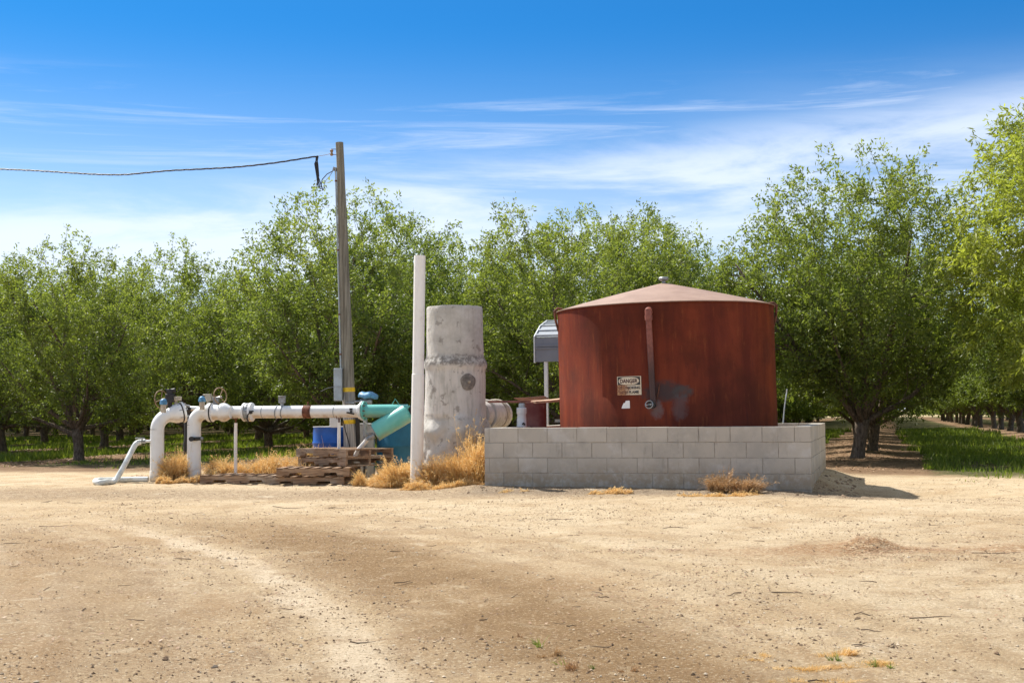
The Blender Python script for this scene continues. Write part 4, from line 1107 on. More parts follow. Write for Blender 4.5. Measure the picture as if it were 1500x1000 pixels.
    mb = MB(); mb.lathe(E + ax * .100, ax, [(.155, 0), (.158, .006), (.158, .016), (.154, .022)], 36); mb.build('gasket', MAT['dark'], root)
    mb = MB(); mb.lathe(E + ax * .122, ax, [(.150, 0), (.125, .015), (.118, .09), (.128, .12), (.147, .15), (.150, .19), (.140, .225), (.112, .27), (.097, .30)], 36); mb.build('valve_body', MAT['white'], root)
    def at(px): # point on axis at column px
        t = (px - 338) / (526 - 338); return A0.lerp(A1, t)
    mb = MB(); mb.tube([at(330), at(359)], .097, 32, False); mb.tube([at(371), at(527)], .097, 32, False); mb.build('main_pipe', MAT['white'], root)
    mb = MB(); mb.lathe(at(357), ax, [(.10, 0), (.142, .004), (.148, .012), (.148, .04)], 36); mb.lathe(at(366.5), ax, [(.14, 0), (.150, .006), (.150, .045), (.10, .07)], 36); mb.build('flange', MAT['white'], root)
    mb = MB(); mb.lathe(at(361), ax, [(.138, 0), (.141, .01), (.141, .045), (.138, .055)], 36); mb.build('rubber_coupling', MAT['steel'], root)
    mb = MB()
    for i in range(8):
        a = 6.283 * i / 8 + .2; s1 = ax.cross(Vector((0, 0, 1))).normalized(); s2 = s1.cross(ax); p = at(360.3) + (s1 * math.cos(a) + s2 * math.sin(a)) * .138; mb.cyl(p - ax * .03, p + ax * .12, .009, 8)
    mb.build('bolts', MAT['steel'], root)
    for px in (385.5, 490.5):
        mb = MB(); mb.lathe(at(px), ax, [(.0975, 0), (.100, .003), (.100, .009), (.0975, .012)], 36); mb.build('weld_seam', MAT['steel'], root)
    mb = MB(); mb.lathe(at(446), ax, [(.099, 0), (.104, .006), (.101, .04), (.105, .09), (.104, .125), (.099, .132)], 36); mb.build('rust_band', MAT['rust'], root)
    mb = MB(); mb.cyl(at(452) + Vector((0, 0, .09)), at(452) + Vector((0, 0, .16)), .015, 10); mb.build('bleed_valve', MAT['rust'], root)
    for px in (406.5, 415):
        mb = MB(); mb.torus(at(px), ax + Vector((0, 0, -.12)), .100, .009, 32, 8); mb.build('pipe_clamp', MAT['steel'], root)
    mb = MB(); g = at(414) + Vector((0, 0, .19)); mb.box(g, (.10, .09, .10)); mb.box(g + Vector((0, 0, .055)), (.11, .10, .016)); mb.cyl(g + Vector((0, 0, -.12)), g + Vector((0, 0, -.04)), .03, 12)
    mb.build('meter_box', MAT['steel'], root, bevel=.006)
    # taps
    mb = MB(); g = at(372) + Vector((0, -.13, -.005)); mb.cyl(g + Vector((-.02, .05, 0)), g + Vector((-.02, -.03, 0)), .025, 12); mb.tube([g + Vector((-.02, -.02, 0)), g + Vector((-.06, -.03, -.03)), g + Vector((-.07, -.03, -.10)), g + Vector((-.05, -.02, -.15))], .012, 8); mb.box(g + Vector((0, -.04, .02)), (.07, .012, .02)); mb.build('tap', MAT['dark'], root)
    mb = MB(); g = at(516) + Vector((0, -.12, .0)); mb.cyl(g + Vector((0, .06, .0)), g + Vector((0, -.02, 0)), .018, 12); mb.tube([g + Vector((-.07, -.02, -.015)), g + Vector((.05, -.02, -.04))], .014, 8); mb.box(g + Vector((0, -.02, .035)), (.05, .012, .03)); mb.build('tap', MAT['dark'], root)
    # side drain on riser
    mb = MB(); g = W(284, 642.5, Yr2 - .13); mb.cyl(g + Vector((.0, .06, 0)), g + Vector((0, -.0, 0)), .03, 14); mb.cyl(g + Vector((.03, -.02, 0)), g + Vector((.12, -.03, .005)), .030, 14); mb.cyl(g + Vector((-.03, .0, 0)), g + Vector((-.03, -.06, -.0)), .038, 14); mb.build('drain_valve', MAT['dark'], root)
    mb = MB(); mb.cyl(g + Vector((.115, -.03, .005)), g + Vector((.15, -.035, .005)), .024, 12); mb.build('drain_cap', MAT['steel'], root)
    # vent + gear + wheel
    vent(296, 584.5, 20.55, root, .052)
    mb = MB(); g = W(305.5, 583, 20.8); mb.box(g, (.11, .10, .09)); mb.box(g + Vector((-.02, 0, .055)), (.13, .09, .02)); mb.cyl(g + Vector((0, 0, -.14)), g, .03, 12); mb.build('actuator_housing', MAT['beige'], root, bevel=.008)
    mb = MB(); g = W(316.5, 586, 20.75); mb.box(g, (.09, .09, .10)); mb.cyl(g + Vector((0, 0, -.13)), g + Vector((0, 0, -.04)), .035, 12); mb.cyl(g + Vector((0, -.01, .03)), g + Vector((.10, -.03, .05)), .02, 10); mb.build('gear_box', MAT['steel'], root, bevel=.006)
    c = W(322.5, 579.5, 20.7); ax2 = Vector((.78, -.6, .1)).normalized(); mb = MB(); mb.torus(c, ax2, .128, .009, 36, 8)
    s1 = ax2.cross(Vector((0, 0, 1))).normalized(); s2 = ax2.cross(s1)
    for a in (0, 2.1, 4.2): mb.tube([c, c + (s1 * math.cos(a) + s2 * math.sin(a)) * .128], .007, 6)
    mb.build('hand_wheel', MAT['tanring'], root)
    # stays under the main
    for px, lb in ((345.5, 'support_post'), (497, 'support_post')):
        p = at(px); g = WG(px, p.y); mb = MB(); mb.cyl(Vector((p.x, p.y, g.z - .1)), Vector((p.x, p.y, p.z - .17)), .026, 14)
        o = mb.build(lb, MAT['pvc'], root)
        mb = MB(); q = Vector((p.x, p.y, p.z)); mb.cyl(q + Vector((0, 0, -.18)), q + Vector((0, 0, -.10)), .012, 8)
        mb.tube([q + Vector((-.035, -.06, -.07)), q + Vector((-.035, -.03, -.11)), q + Vector((.035, -.03, -.11)), q + Vector((.035, -.06, -.07))], .007, 6)
        mb.build('cradle', MAT['rust'], root).parent = o
    # end flange toward strainer
    mb = MB(); mb.lathe(at(525), ax, [(.100, 0), (.118, .01), (.120, .035)], 32); mb.build('end_collar', MAT['white'], root)
    # black line behind
    mb = MB(); mb.tube([W(264, 597.5, 21.4), W(292, 598.5, 21.3)], .040, 16); wl = mb
    b = WG(272, 21.4); root = thing('black_stand_pipe', 'black vertical pipe with white crosspiece half hidden behind the right riser', 'pipe', tuple(b))
    wl.build('crosspiece', MAT['white'], root)
    mb = MB(); mb.tube([W(275, 596, 21.4), W(275, 640, 21.4), W(272, 652, 21.4), W(272, 668, 21.4), Vector((b.x, b.y, b.z - .05))], [.065, .055, .045, .045, .045], 14); mb.build('pipe', MAT['black'], root)
    mb = MB(); c = W(275, 599, 21.3); ball(mb, c, .055, 10); mb.build('cap', MAT['black'], root)
    mb = MB(); mb.tube([W(266, 600, 21.25), W(270, 593, 21.25), W(278, 595, 21.25)], .02, 10); mb.build('bracket', MAT['steel'], root)
    # ---- turquoise strainer
    Ys = 20.35; b = WG(560, Ys); root = thing('pipe_strainer', 'turquoise slanted pipe strainer joined to the white main', 'strainer', tuple(b))
    T0_, T1_ = W(533, 601.8, Ys), W(598, 601.5, Ys); d = (T1_ - T0_).normalized()
    mb = MB(); mb.lathe(W(529.5, 601.5, Ys), d + Vector((0, -.28, 0)), [(.10, 0), (.150, .004), (.153, .012), (.153, .028), (.10, .032)], 36); mb.build('flange', MAT['white'], root)
    mb = MB(); mb.lathe(W(532.5, 601.5, Ys - .01), d + Vector((0, -.28, 0)), [(.10, 0), (.148, .004), (.148, .026), (.105, .034)], 36); mb.build('flange', MAT['turq'], root)
    mb = MB(); s1 = d.cross(Vector((0, 0, 1))).normalized(); s2 = s1.cross(d)
    for i in range(10):
        a = 6.283 * i / 10; p = W(531, 601.5, Ys) + (s1 * math.cos(a) + s2 * math.sin(a)) * .130; mb.cyl(p - d * .035 , p + d * .05, .009, 8)
    mb.build('bolts', MAT['rust'], root)
    mb = MB(); mb.tube([W(534, 602, Ys), T1_], .102, 32); mb.build('inlet_pipe', MAT['turq'], root)
    C0, C1 = W(549.7, 632.5, Ys - .07), W(594.5, 606, Ys - .03); dd = (C1 - C0).normalized()
    mb = MB(); mb.lathe(C0, dd, [(.150, 0), (.150, (C1 - C0).length), (.146, (C1 - C0).length + .025), (.10, (C1 - C0).length + .055), (.02, (C1 - C0).length + .065)], 40); mb.build('strainer_barrel', MAT['turq'], root)
    mb = MB(); mb.lathe(C0 - dd * .018, dd, [(.02, 0), (.150, .002), (.156, .006), (.156, .014), (.150, .018)], 40); mb.build('end_plate', MAT['steel'], root)
    mb = MB(); p = C0 - dd * .02 + Vector((0, -.02, -.035)); mb.cyl(p, p - dd * .09, .055, 16); mb.cyl(p - dd * .09, p - dd * .13, .03, 16); mb.cyl(p - dd * .02 + Vector((.0, -.03, .03)), p - dd * .07 + Vector((-.05, -.06, .05)), .018, 10); mb.build('drain_valve', MAT['steel'], root)
    mb = MB(); mb.tube([p - dd * .12, W(536, 646, Ys - .05), W(526, 657, Ys - .05), W(520, 668, Ys - .02)], .036, 14); mb.build('drain_pipe', MAT['pvc'], root)
    mb = MB(); mb.tube([W(574.5, 592, Ys), W(579, 584, Ys), W(584.5, 592, Ys)], .006, 6, False); mb.build('lifting_handle', MAT['turq'], root)
    mb = MB(); mb.lathe(W(596, 596, Ys - .02), dd.cross(Vector((0, 1, 0))).normalized() * -1, [(.05, 0), (.06, .01), (.05, .03)], 16); mb.build('boss', MAT['turq'], root)
    mb = MB(); mb.tube([W(524, 606, Ys - .16), W(530, 614, Ys - .2), W(537, 620, Ys - .2), W(546, 621.5, Ys - .15)], .006, 8); mb.build('sampling_tube', MAT['hose'], root)
    mb = MB(); mb.cyl(W(601, 601.5, Ys), W(624, 601.8, Ys), .09, 28); mb.build('outlet_pipe', MAT['dark'], root)
    # blue dome cover on short pipe behind the flange
    c = W(539.5, 578.5, 20.9); b = Vector((c.x, c.y, gz(c.x, c.y))); root = thing('water_meter', 'small water meter under a blue wind-blown cover right of the pole', 'meter', tuple(b))
    mb = MB()
    vs = []
    prof = [(.001, .052), (.06, .050), (.11, .04), (.15, .018), (.165, -.012), (.158, -.045), (.12, -.05)]
    mb.lathe(c, (0.08, 0, 1), prof, 28, False); o = mb.build('cover', MAT['bluecap'], root)
    for v in o.data.vertices: v.co.z += .010 * math.sin(v.co.x * 40) + .006 * math.sin(v.co.y * 70)
    mb = MB(); mb.cyl(c + Vector((-.05, 0, -.05)), Vector((c.x - .05, c.y, b.z - .05)), .035, 14); mb.cyl(c + Vector((-.13, 0, -.10)), c + Vector((.06, 0, -.10)), .05, 14); mb.build('stand', MAT['steel'], root)
pipework()

# ------------------------------------------------------------------ pole, cable
def pole():
    Y = 21.3; b = WG(515, Y)
    tp = W(497.3, 209, Y); bt = W(513.5, 650, Y); dr = (bt - tp).normalized(); foot = bt + dr * ((bt.z - b.z + .25) / -dr.z)
    root = thing('utility_pole', 'leaning grey wooden utility pole with yellow reflective bands', 'pole', (foot.x, foot.y, b.z))
    rg = random.Random(3); pts = []; rad = []
    for i in range(25):
        t = i / 24; pts.append(foot.lerp(tp, t) + Vector((rg.uniform(-.004, .004), rg.uniform(-.004, .004), 0))); rad.append(.128 + (.063 - .128) * t ** .8 + rg.uniform(-.0015, .0015))
    mb = MB(); mb.tube(pts, rad, 28); mb.build('pole_shaft', MAT['pole'], root)
    up = (tp - foot).normalized(); L = (tp - foot).length
    def ax(py):
        a, b_ = tp, bt; t = (py - 209) / (650 - 209); return a + (b_ - a) * t
    def rat(py):
        t = (foot - ax(py)).length / L; return .128 + (.063 - .128) * t ** .8
    for py in (571.5, 618):
        p = ax(py); r = rat(py) + .003
        mb = MB(); mb.lathe(p - up * .035, up, [(r - .003, 0), (r, .004), (r, .066), (r - .003, .07)], 28); mb.build('reflective_band', MAT['yellow'], root)
    # conduit and box
    def left(py, off, dy=-.02): return ax(py) + Vector((-(rat(py) + off), dy, 0))
    mb = MB(); mb.tube([left(p, .012) for p in (249, 300, 360, 420, 480, 541)], .014, 10); mb.build('conduit', MAT['greybox'], root)
    mb = MB(); mb.tube([left(252, .010), left(247, .012), left(246, .035), left(251, .05)], [.018, .022, .022, .018], 12); mb.build('weather_head', MAT['steel'], root)
    for py in (266, 368, 462, 520):
        mb = MB(); p = left(py, .012); mb.lathe(p - up * .012, up, [(.02, 0), (.02, .024)], 12); mb.box(p + Vector((.03, -.005, 0)), (.06, .01, .018)); mb.build('conduit_strap', MAT['rust'], root)
    c = W(495.5, 563, Y - .10); mb = MB(); mb.box(c, (.135, .11, .53)); bx = mb.build('meter_cabinet', MAT['greybox'], root, bevel=.008)
    mb = MB(); mb.box(c + Vector((0, -.058, 0)), (.118, .008, .50)); mb.build('cabinet_cover', MAT['greybox'], root, bevel=.003).parent = bx
    mb = MB(); mb.box(W(491, 617, Y + .02), (.17, .1, .20)); mb.build('junction_box', MAT['trim'], root, bevel=.01)
    mb = MB(); mb.tube([W(501, 609, Y - .14), W(506, 630, Y - .15), W(512, 652, Y - .14), W(514, 672, Y - .13)], .008, 8); mb.build('black_cable', MAT['black'], root)
    mb = MB(); mb.tube([W(526, 592, Y - .1), W(523.5, 612, Y - .08), W(524.5, 640, Y - .05), W(524, 672, Y)], .035, 10); mb.build('service_riser', MAT['dark'], root)
    mb = MB(); mb.tube([W(506, 577, Y - .13), W(504, 585, Y - .13), W(506, 592, Y - .13)], .005, 6); mb.tube([W(513, 577, Y - .13), W(511, 590, Y - .13)], .005, 6); mb.tube([W(500, 566, Y - .16), W(490, 566.5, Y - .2), W(480, 568, Y - .2), W(470, 573, Y - .16)], .004, 6); mb.build('loose_wire', MAT['steel'], root)
    mb = MB(); mb.box(W(512, 590, Y - .11), (.16, .04, .03)); mb.cyl(W(519, 588, Y - .12), W(527, 588, Y - .12), .02, 8); mb.build('hub_fitting', MAT['steel'], root, bevel=.004)
    # insulator bracket
    p = ax(224) ; mb = MB(); mb.tube([ax(219) + Vector((.06, -.01, 0)), ax(219) + Vector((-.14, -.02, 0))], .006, 6); mb.tube([ax(227) + Vector((0, -.01, 0)), ax(227) + Vector((-.14, -.02, 0))], .006, 6); mb.build('insulator_bracket', MAT['rust'], root)
    mb = MB(); mb.lathe(ax(228) + Vector((-.135, -.02, 0)), (0, 0, 1), [(.012, -.01), (.028, 0), (.028, .02), (.018, .035), (.018, .05), (.028, .065), (.028, .085), (.012, .095)], 16); mb.build('insulator', MAT['tanring'], root)
    # white service wire clamp
    ctl = [(466, 229, 21.3), (455, 230.5, 21.32), (430, 234.5, 21.4), (400, 239, 21.5), (350, 244.5, 21.7), (300, 247.5, 21.9), (250, 250, 22.1), (210, 253.5, 22.2), (180, 256, 22.3), (140, 255.5, 22.5), (90, 252.5, 22.7), (40, 249.5, 22.9), (0, 247.8, 23.1), (-60, 244, 23.4), (-260, 225, 24.5)]
    P = [W(*c_) for c_ in ctl]; pts = []
    for i in range(len(P) - 1):
        n = max(4, int((P[i + 1] - P[i]).length / .05))
        p0, p1, p2, p3 = P[max(0, i - 1)], P[i], P[i + 1], P[min(len(P) - 1, i + 2)]
        for k in range(n):
            t = k / n; pts.append(.5 * ((2 * p1) + (p2 - p0) * t + (2 * p0 - 5 * p1 + 4 * p2 - p3) * t * t + (3 * p1 - p0 - 3 * p2 + p3) * t ** 3))
    mb = MB()
    for ph in (0, 2.1, 4.2):
        q = [p + Vector((0, math.cos(i * .55 + ph) * .013, math.sin(i * .55 + ph) * .009)) for i, p in enumerate(pts)]; mb.tube(q, .0065, 5)
    root2 = thing('power_line', 'dark twisted overhead cable sagging from the pole toward the left', 'cable', tuple(P[0]))
    mb.build('twisted_cable', MAT['dark'], root2)
    mb = MB()
    mb.tube([P[0], W(480, 226.5, 21.3), W(484, 225, 21.28)], .005, 6); mb.build('dead_end_grip', MAT['steel'], root2)
    hd = left(249, .05)
    for i, (a, b_, cx) in enumerate(((467, 278, 0), (470, 281, 1), (474, 283, 2), (465, 275, 0))):
        mb = MB(); mb.tube([P[0] + Vector((-.03 * (i % 2), 0, 0)), W(461 + i * 1.5, 240, 21.3), W(464 + i, 258, 21.28), W(a - 1, b_ - 4, 21.25), W(a + 1.5, b_ - (5 if i < 2 else 9), 21.25)] , .010, 6); mb.build('drip_loop', MAT['dark'], root2)
    for i, (x1, y1, x2, y2) in enumerate(((470, 274, 475, 259), (474, 277, 479, 262))):
        mb = MB(); mb.tube([W(x1, y1, 21.25), W(x2 - 3, y2 + 4, 21.25), W(x2 + 4, y2 - 4, 21.27), W(487, 251 + i, 21.28), hd], .008 - .003 * i, 6); mb.build('drip_loop', MAT['dark'] if i == 0 else MAT['steel'], root2)
pole()

# ------------------------------------------------------------------ tall pvc pipe
def tall_pipe():
    Y = 18.6; b = WG(610.5, Y); top = W(615, 374.5, Y); bot = W(610.5, 690, Y); d = (top - bot).normalized(); foot = bot - d * ((bot.z - b.z + .1) / d.z)
    root = thing('vent_pipe', 'tall thin white plastic vent pipe standing left of the concrete standpipe', 'pipe', (foot.x, foot.y, b.z))
    j = W(612.5, 548, Y)
    mb = MB(); mb.lathe(j, d, [(.083, -.02), (.083, 0), (.083, (top - j).length), (.075, (top - j).length), (.075, (top - j).length - .25)], 32, False); mb.build('upper_pipe', MAT['pvc'], root)
    mb = MB(); mb.lathe(foot, d, [(.093, 0), (.092, (j - foot).length * .5), (.090, (j - foot).length), (.084, (j - foot).length + .004)], 32, False); mb.build('lower_pipe', MAT['pvc'], root)
tall_pipe()

# ------------------------------------------------------------------ concrete standpipe
def standpipe():
    Y = 19.7; b = WG(667, Y); c = W(667, 600, Y); c.z = 0
    root = thing('concrete_standpipe', 'thick grey concrete standpipe with a bulging collar and foot', 'standpipe', (c.x, c.y, b.z))
    zt = W(667, 450, Y).z
    zz = lambda py: W(667, py, Y).z
    k = Y / 1900
    prof = [(47, 712), (47, 690), (46.5, 675), (46, 655), (47, 645), (49, 638), (50, 630), (48.5, 622), (45.5, 612), (44.8, 600), (44.2, 570), (44, 545), (44.5, 541), (46, 538), (46.3, 533), (45, 529), (42.6, 524), (42, 518), (41.6, 500), (41.3, 470), (41, 452), (40.2, 450), (36, 450), (35.5, 452), (35.5, 500)]
    P = []
    for i in range(len(prof) - 1):
        (r0_, p0), (r1_, p1) = prof[i], prof[i + 1]; n = max(1, int(abs(p1 - p0) / 4))
        for q in range(n): P.append((r0_ + (r1_ - r0_) * q / n, p0 + (p1 - p0) * q / n))
    P.append(prof[-1])
    mb = MB(); mb.lathe(c, (0, 0, 1), [(r * k, zz(py)) for r, py in P], 120, False)
    o = mb.build('pipe_wall', MAT['concrete'], root)
    for v in o.data.vertices:
        w = v.co + Vector(root.location); a = math.atan2(v.co.y, v.co.x); lo = w.z < 1.0; colr = 1.68 < w.z < 1.87
        amp = .040 if lo else (.014 if colr else .004)
        nv = float(vnoise(np.array([a * 2.2 + 20 + math.sin(a)]), np.array([w.z * 4]), 31)[0]) - .5 + .5 * (float(vnoise(np.array([a * 7 + 50]), np.array([w.z * 13]), 32)[0]) - .5)
        if w.z < zt - .02: v.co.x += math.cos(a) * amp * nv * 2; v.co.y += math.sin(a) * amp * nv * 2
        else: v.co.z += .008 * (float(vnoise(np.array([a * 5 + 9]), np.array([0.]), 33)[0]) - .5)
    # plugged port with damp stain
    p = W(687, 560, Y); ang = math.asin((p.x - c.x) / (44 * k)); n = Vector((math.sin(ang), -math.cos(ang), 0)); q = Vector((c.x, c.y, p.z)) + n * (44.2 * k - .02)
    mb = MB(); rg = random.Random(2); prof2 = []
    side = Vector((n.y * -1, n.x, 0)) ; N_ = 28; vs = []
    for ring, (rr, dep) in enumerate(((.0, .034), (.05, .034), (.09, .030), (.125, .018))):
        for i in range(N_):
            a = 6.283 * i / N_; r_ = rr * (1 + .04 * math.sin(3 * a + 1) + .03 * math.sin(5 * a)); vs.append(q + n * (dep - (r_ * math.cos(a)) ** 2 / (2 * 44 * k) + .012) + side * r_ * math.cos(a) + Vector((0, 0, r_ * math.sin(a))))
    fs = [(i + N_ * j, (i + 1) % N_ + N_ * j, (i + 1) % N_ + N_ * (j + 1), i + N_ * (j + 1)) for j in range(3) for i in range(N_)]
    mb.add(vs, fs); mb.build('port_patch', MAT['concstain'], root)
    mb = MB(); mb.cyl(q, q + n * .075, .018, 14); mb.build('port_plug', MAT['beige'], root)
    # side pipe to the right
    b2 = WG(728, 20.2); root = thing('outlet_pipe', 'short thick pale pipe leaving the right side of the concrete standpipe', 'pipe', tuple(b2))
    a0 = W(700, 607, 19.95); a1 = W(741, 607, 20.9); d = (a1 - a0).normalized()
    mb = MB(); mb.lathe(a0, d, [(.2, 0), (.205, .18), (.2, .185)], 36); mb.lathe(a0 + d * .2, d, [(.235, 0), (.24, .01), (.24, .05), (.23, .06)], 36); mb.build('pipe_stub', MAT['concrete'], root)
    L = (a1 - a0).length
    mb = MB(); mb.lathe(a0 + d * .262, d, [(.225, 0), (.226, .02), (.225, L - .5), (.2, L - .45)], 36); mb.build('pipe_barrel', MAT['concrete'], root)
    mb = MB(); mb.lathe(a0 + d * (L - .45), d, [(.24, 0), (.246, .01), (.246, .09), (.24, .10), (.02, .11)], 36); mb.build('end_ring', MAT['beige'], root)
    mb = MB(); g = W(733, 640, 20.6); mb.box(Vector((g.x, 20.6, .35)), (.3, .3, .8)); mb.build('pier', MAT['concrete'], root, bevel=.01)
standpipe()

# ------------------------------------------------------------------ drums, tanks, bottle, boards
def clutter():
    # blue barrel
    c = WG(484, 21.55); r = .285; zt = W(484, 625, 21.4).z
    root = thing('plastic_drum', 'bright blue plastic drum standing behind the pallet stack', 'drum', tuple(c))
    prof = [(r * .93, 0), (r, .04), (r, .26), (r + .012, .29), (r, .32), (r + .004, .56), (r + .014, .59), (r, .62), (r, zt - c.z - .10), (r * .97, zt - c.z - .03), (r * .985, zt - c.z - .02), (r * .985, zt - c.z), (r * .94, zt - c.z), (r * .93, zt - c.z - .02), (.02, zt - c.z - .022)]
    mb = MB(); mb.lathe(c, (0, 0, 1), prof, 48); mb.build('drum_body', MAT['drum'], root)
    mb = MB(); mb.lathe(c, (0, 0, 1), [(r * .95, zt - c.z - .002), (r * 1.005, zt - c.z - .002), (r * 1.005, zt - c.z + .008), (r * .95, zt - c.z + .008)], 48); mb.build('rim', MAT['trim'], root)
    # teal tank
    c = WG(584, 22.0); r = .365; zt = W(584, 612, 22).z
    root = thing('fertilizer_tank', 'dark teal round tank behind the turquoise strainer', 'tank', tuple(c)); h = zt - c.z
    mb = MB(); mb.lathe(c, (0, 0, 1), [(r, 0), (r, .25), (r + .006, .26), (r, .27), (r, .52), (r + .006, .53), (r, .54), (r, h - .10), (r * .93, h - .04), (.12, h), (.12, h + .02), (.02, h + .02)], 56); mb.build('tank_body', MAT['fert'], root)
    mb = MB(); mb.lathe(c + Vector((0, 0, h + .021)), (0, 0, 1), [(.10, 0), (.10, .03), (.02, .035)], 24); mb.build('lid', MAT['black'], root)
    # grey box behind strainer
    c = WG(538, 21.9); root = None
    mb = MB(); p = W(537, 634, 21.9); mb.box(Vector((p.x, p.y, (p.z + .14 + c.z) / 2)), (.26, .2, p.z + .14 - c.z)); mb.box(Vector((p.x, p.y, p.z + .15)), (.29, .23, .03))
    o = mb.build('valve_box', MAT['concrete'], bevel=.008); tag(o, 'squat grey concrete valve box between the pole and the strainer', 'valve box')
    # white bottle
    c = Vector((W(764, 600, 18.95).x, 18.95, 0)); c.z = gz(c.x, c.y)
    # stands on an upturned crate inside the wall
    zt = W(764, 590, 18.95).z; zb = zt - .36
    cr_ = thing('wooden_crate', 'plain wooden crate inside the wall holding the white canister', 'crate', (c.x, c.y, c.z))
    mb = MB()
    for i in range(5):
        z = c.z + .05 + i * (zb - c.z - .03) / 5
        for s in (-1, 1):
            mb.box((c.x, c.y + s * .17, z + .05), (.36, .018, .09)); mb.box((c.x + s * .18, c.y, z + .05), (.018, .32, .09))
    mb.build('slat_sides', MAT['pallet'], cr_)
    mb = MB(); mb.box((c.x, c.y, zb - .012), (.39, .37, .02)); mb.build('top_board', MAT['plank'], cr_)
    root = thing('canister', 'white plastic canister with grey cap just above the wall top', 'canister', (c.x, c.y, zb))
    w_ = .068
    mb = MB(); mb.lathe((c.x, c.y, zb), (0, 0, 1), [(w_, 0), (w_ * 1.05, .02), (w_ * 1.02, .12), (w_ * .92, .19), (w_ * 1.04, .205), (w_ * 1.08, .215), (w_ * 1.08, .285), (w_ * .8, .295)], 36); mb.build('body', MAT['trim'], root)
    mb = MB(); mb.lathe((c.x + .004, c.y, zb + .296), (0, 0, 1), [(.045, 0), (.048, .01), (.046, .05), (.03, .06)], 24); mb.build('cap', MAT['greybox'], root)
    mb = MB(); mb.tube([(c.x + .01, c.y - .075, zb + .05), (c.x + .03, c.y - .085, zb + .07), (c.x + .045, c.y - .075, zb + .04)], .012, 8); mb.build('spout', MAT['dark'], root)
    # red drum
    c = WG(786, 19.4); r = .158; zt = W(786, 590, 19.4).z
    root = thing('steel_drum', 'dull red steel drum inside the wall left of the rusty tank', 'drum', tuple(c))
    h = zt - c.z; mb = MB(); mb.lathe(c, (0, 0, 1), [(r, 0), (r, h * .33), (r + .008, h * .33 + .01), (r, h * .33 + .02), (r, h * .66), (r + .008, h * .66 + .01), (r, h * .66 + .02), (r, h - .01), (r + .006, h)], 40); mb.build('drum_body', MAT['reddrum'], root)
    mb = MB(); mb.lathe(c + Vector((0, 0, h + .001)), (0, 0, 1), [(r + .005, 0), (r + .007, .006), (r - .01, .009), (r - .02, .002), (.02, .002)], 40); mb.build('drum_lid', MAT['redsheet'], root)
    # boards lying on the drum
    top = c.z + h
    def board(name, lb, p0, p1, w, th, mat, twist=0):
        d = (p1 - p0); L = d.length; d.normalize(); s = Vector((-d.y, d.x, 0)).normalized(); u = d.cross(s) * -1
        if u.z < 0: u = -u
        rm = Matrix((d, s, u)).transposed() @ Matrix.Rotation(twist, 3, 'X')
        mb = MB(); n = 8; vs = []
        for i in range(n + 1):
            t = i / n; bow = math.sin(t * 3.14) * -.006
            for a, b_ in ((-1, -1), (1, -1), (1, 1), (-1, 1)):
                vs.append(p0 + rm @ Vector((L * t, a * w / 2 * (1 - .02 * math.sin(t * 7)), b_ * th / 2 + bow)))
        fs = [(i * 4 + j, i * 4 + (j + 1) % 4, i * 4 + 4 + (j + 1) % 4, i * 4 + 4 + j) for i in range(n) for j in range(4)] + [(3, 2, 1, 0), (n * 4, n * 4 + 1, n * 4 + 2, n * 4 + 3)]
        mb.add(vs, fs); o = mb.build(name, mat, bevel=.003, smooth=False); tag(o, lb, 'board', 'boards laid over the red drum'); return o
    board('plank', 'pale plank reaching from the red drum to the rusty tank', W(781, 588.6, 19.25), W(824, 585, 19.5), .14, .036, MAT['plank'], R(4))
    board('plank', 'dark brown plank reaching from the standpipe side to the red drum', W(716, 588.0, 19.3), W(796, 587.3, 19.55), .12, .028, MAT['redsheet'], R(-3))
    board('metal_sheet', 'warped red metal sheet lying over the drum', W(757, 584.8, 19.9), W(801, 581.8, 19.75), .30, .008, MAT['redsheet'], R(-7))
    # slim white rod right of tank
    b = WG(1147, 21.6); root = None
    mb = MB(); mb.tube([W(1147, 622, 21.6), W(1149, 598, 21.7), W(1153, 570, 21.9)], .012, 8); mb.tube([Vector((W(1147, 622, 21.6).x, 21.6, b.z - .05)), W(1147, 622, 21.6)], .012, 8)
    o = mb.build('thin_rod', MAT['steel']); tag(o, 'thin pale rod leaning up behind the right corner of the block wall', 'rod')
clutter()

# ------------------------------------------------------------------ pallets
def make_pallet():
    L, Wd = 1.2, 1.0
    root = thing('pallet', '', 'pallet')
    rg = random.Random(8)
    mb = MB(); n = 7
    for i in range(n):
        x = -L / 2 + .05 + i * (L - .10) / (n - 1); mb.box((x + rg.uniform(-.006, .006), rg.uniform(-.006, .006), .122), (.095, Wd, .018), Matrix.Rotation(rg.uniform(-.01, .01), 3, 'Z'))
    mb.build('top_deck', MAT['pallet'], root, bevel=.002, smooth=False)
    mb = MB()
    for i in (0, 3, 6):
        x = -L / 2 + .05 + i * (L - .10) / (n - 1); mb.box((x, rg.uniform(-.006, .006), .010), (.095, Wd, .018), Matrix.Rotation(rg.uniform(-.01, .01), 3, 'Z'))
    mb.build('bottom_deck', MAT['pallet'], root, bevel=.002, smooth=False)
    for y in (-Wd / 2 + .022, 0, Wd / 2 - .022):
        mb = MB(); z0, z1 = .0195, .1125; nt = .04
        prof = [(-.6, z0), (-.40, z0), (-.385, z0 + nt), (-.19, z0 + nt), (-.175, z0), (.175, z0), (.19, z0 + nt), (.385, z0 + nt), (.40, z0), (.6, z0), (.6, z1), (-.6, z1)]
        k = len(prof); vs = [(x, y - .02, z) for x, z in prof] + [(x, y + .02, z) for x, z in prof]
        mb.add(vs, [list(range(k)), list(range(k, 2 * k))[::-1]] + [(i, i + k, (i + 1) % k + k, (i + 1) % k) for i in range(k)])
        mb.build('stringer', MAT['pallet'], root, smooth=False)
    return root
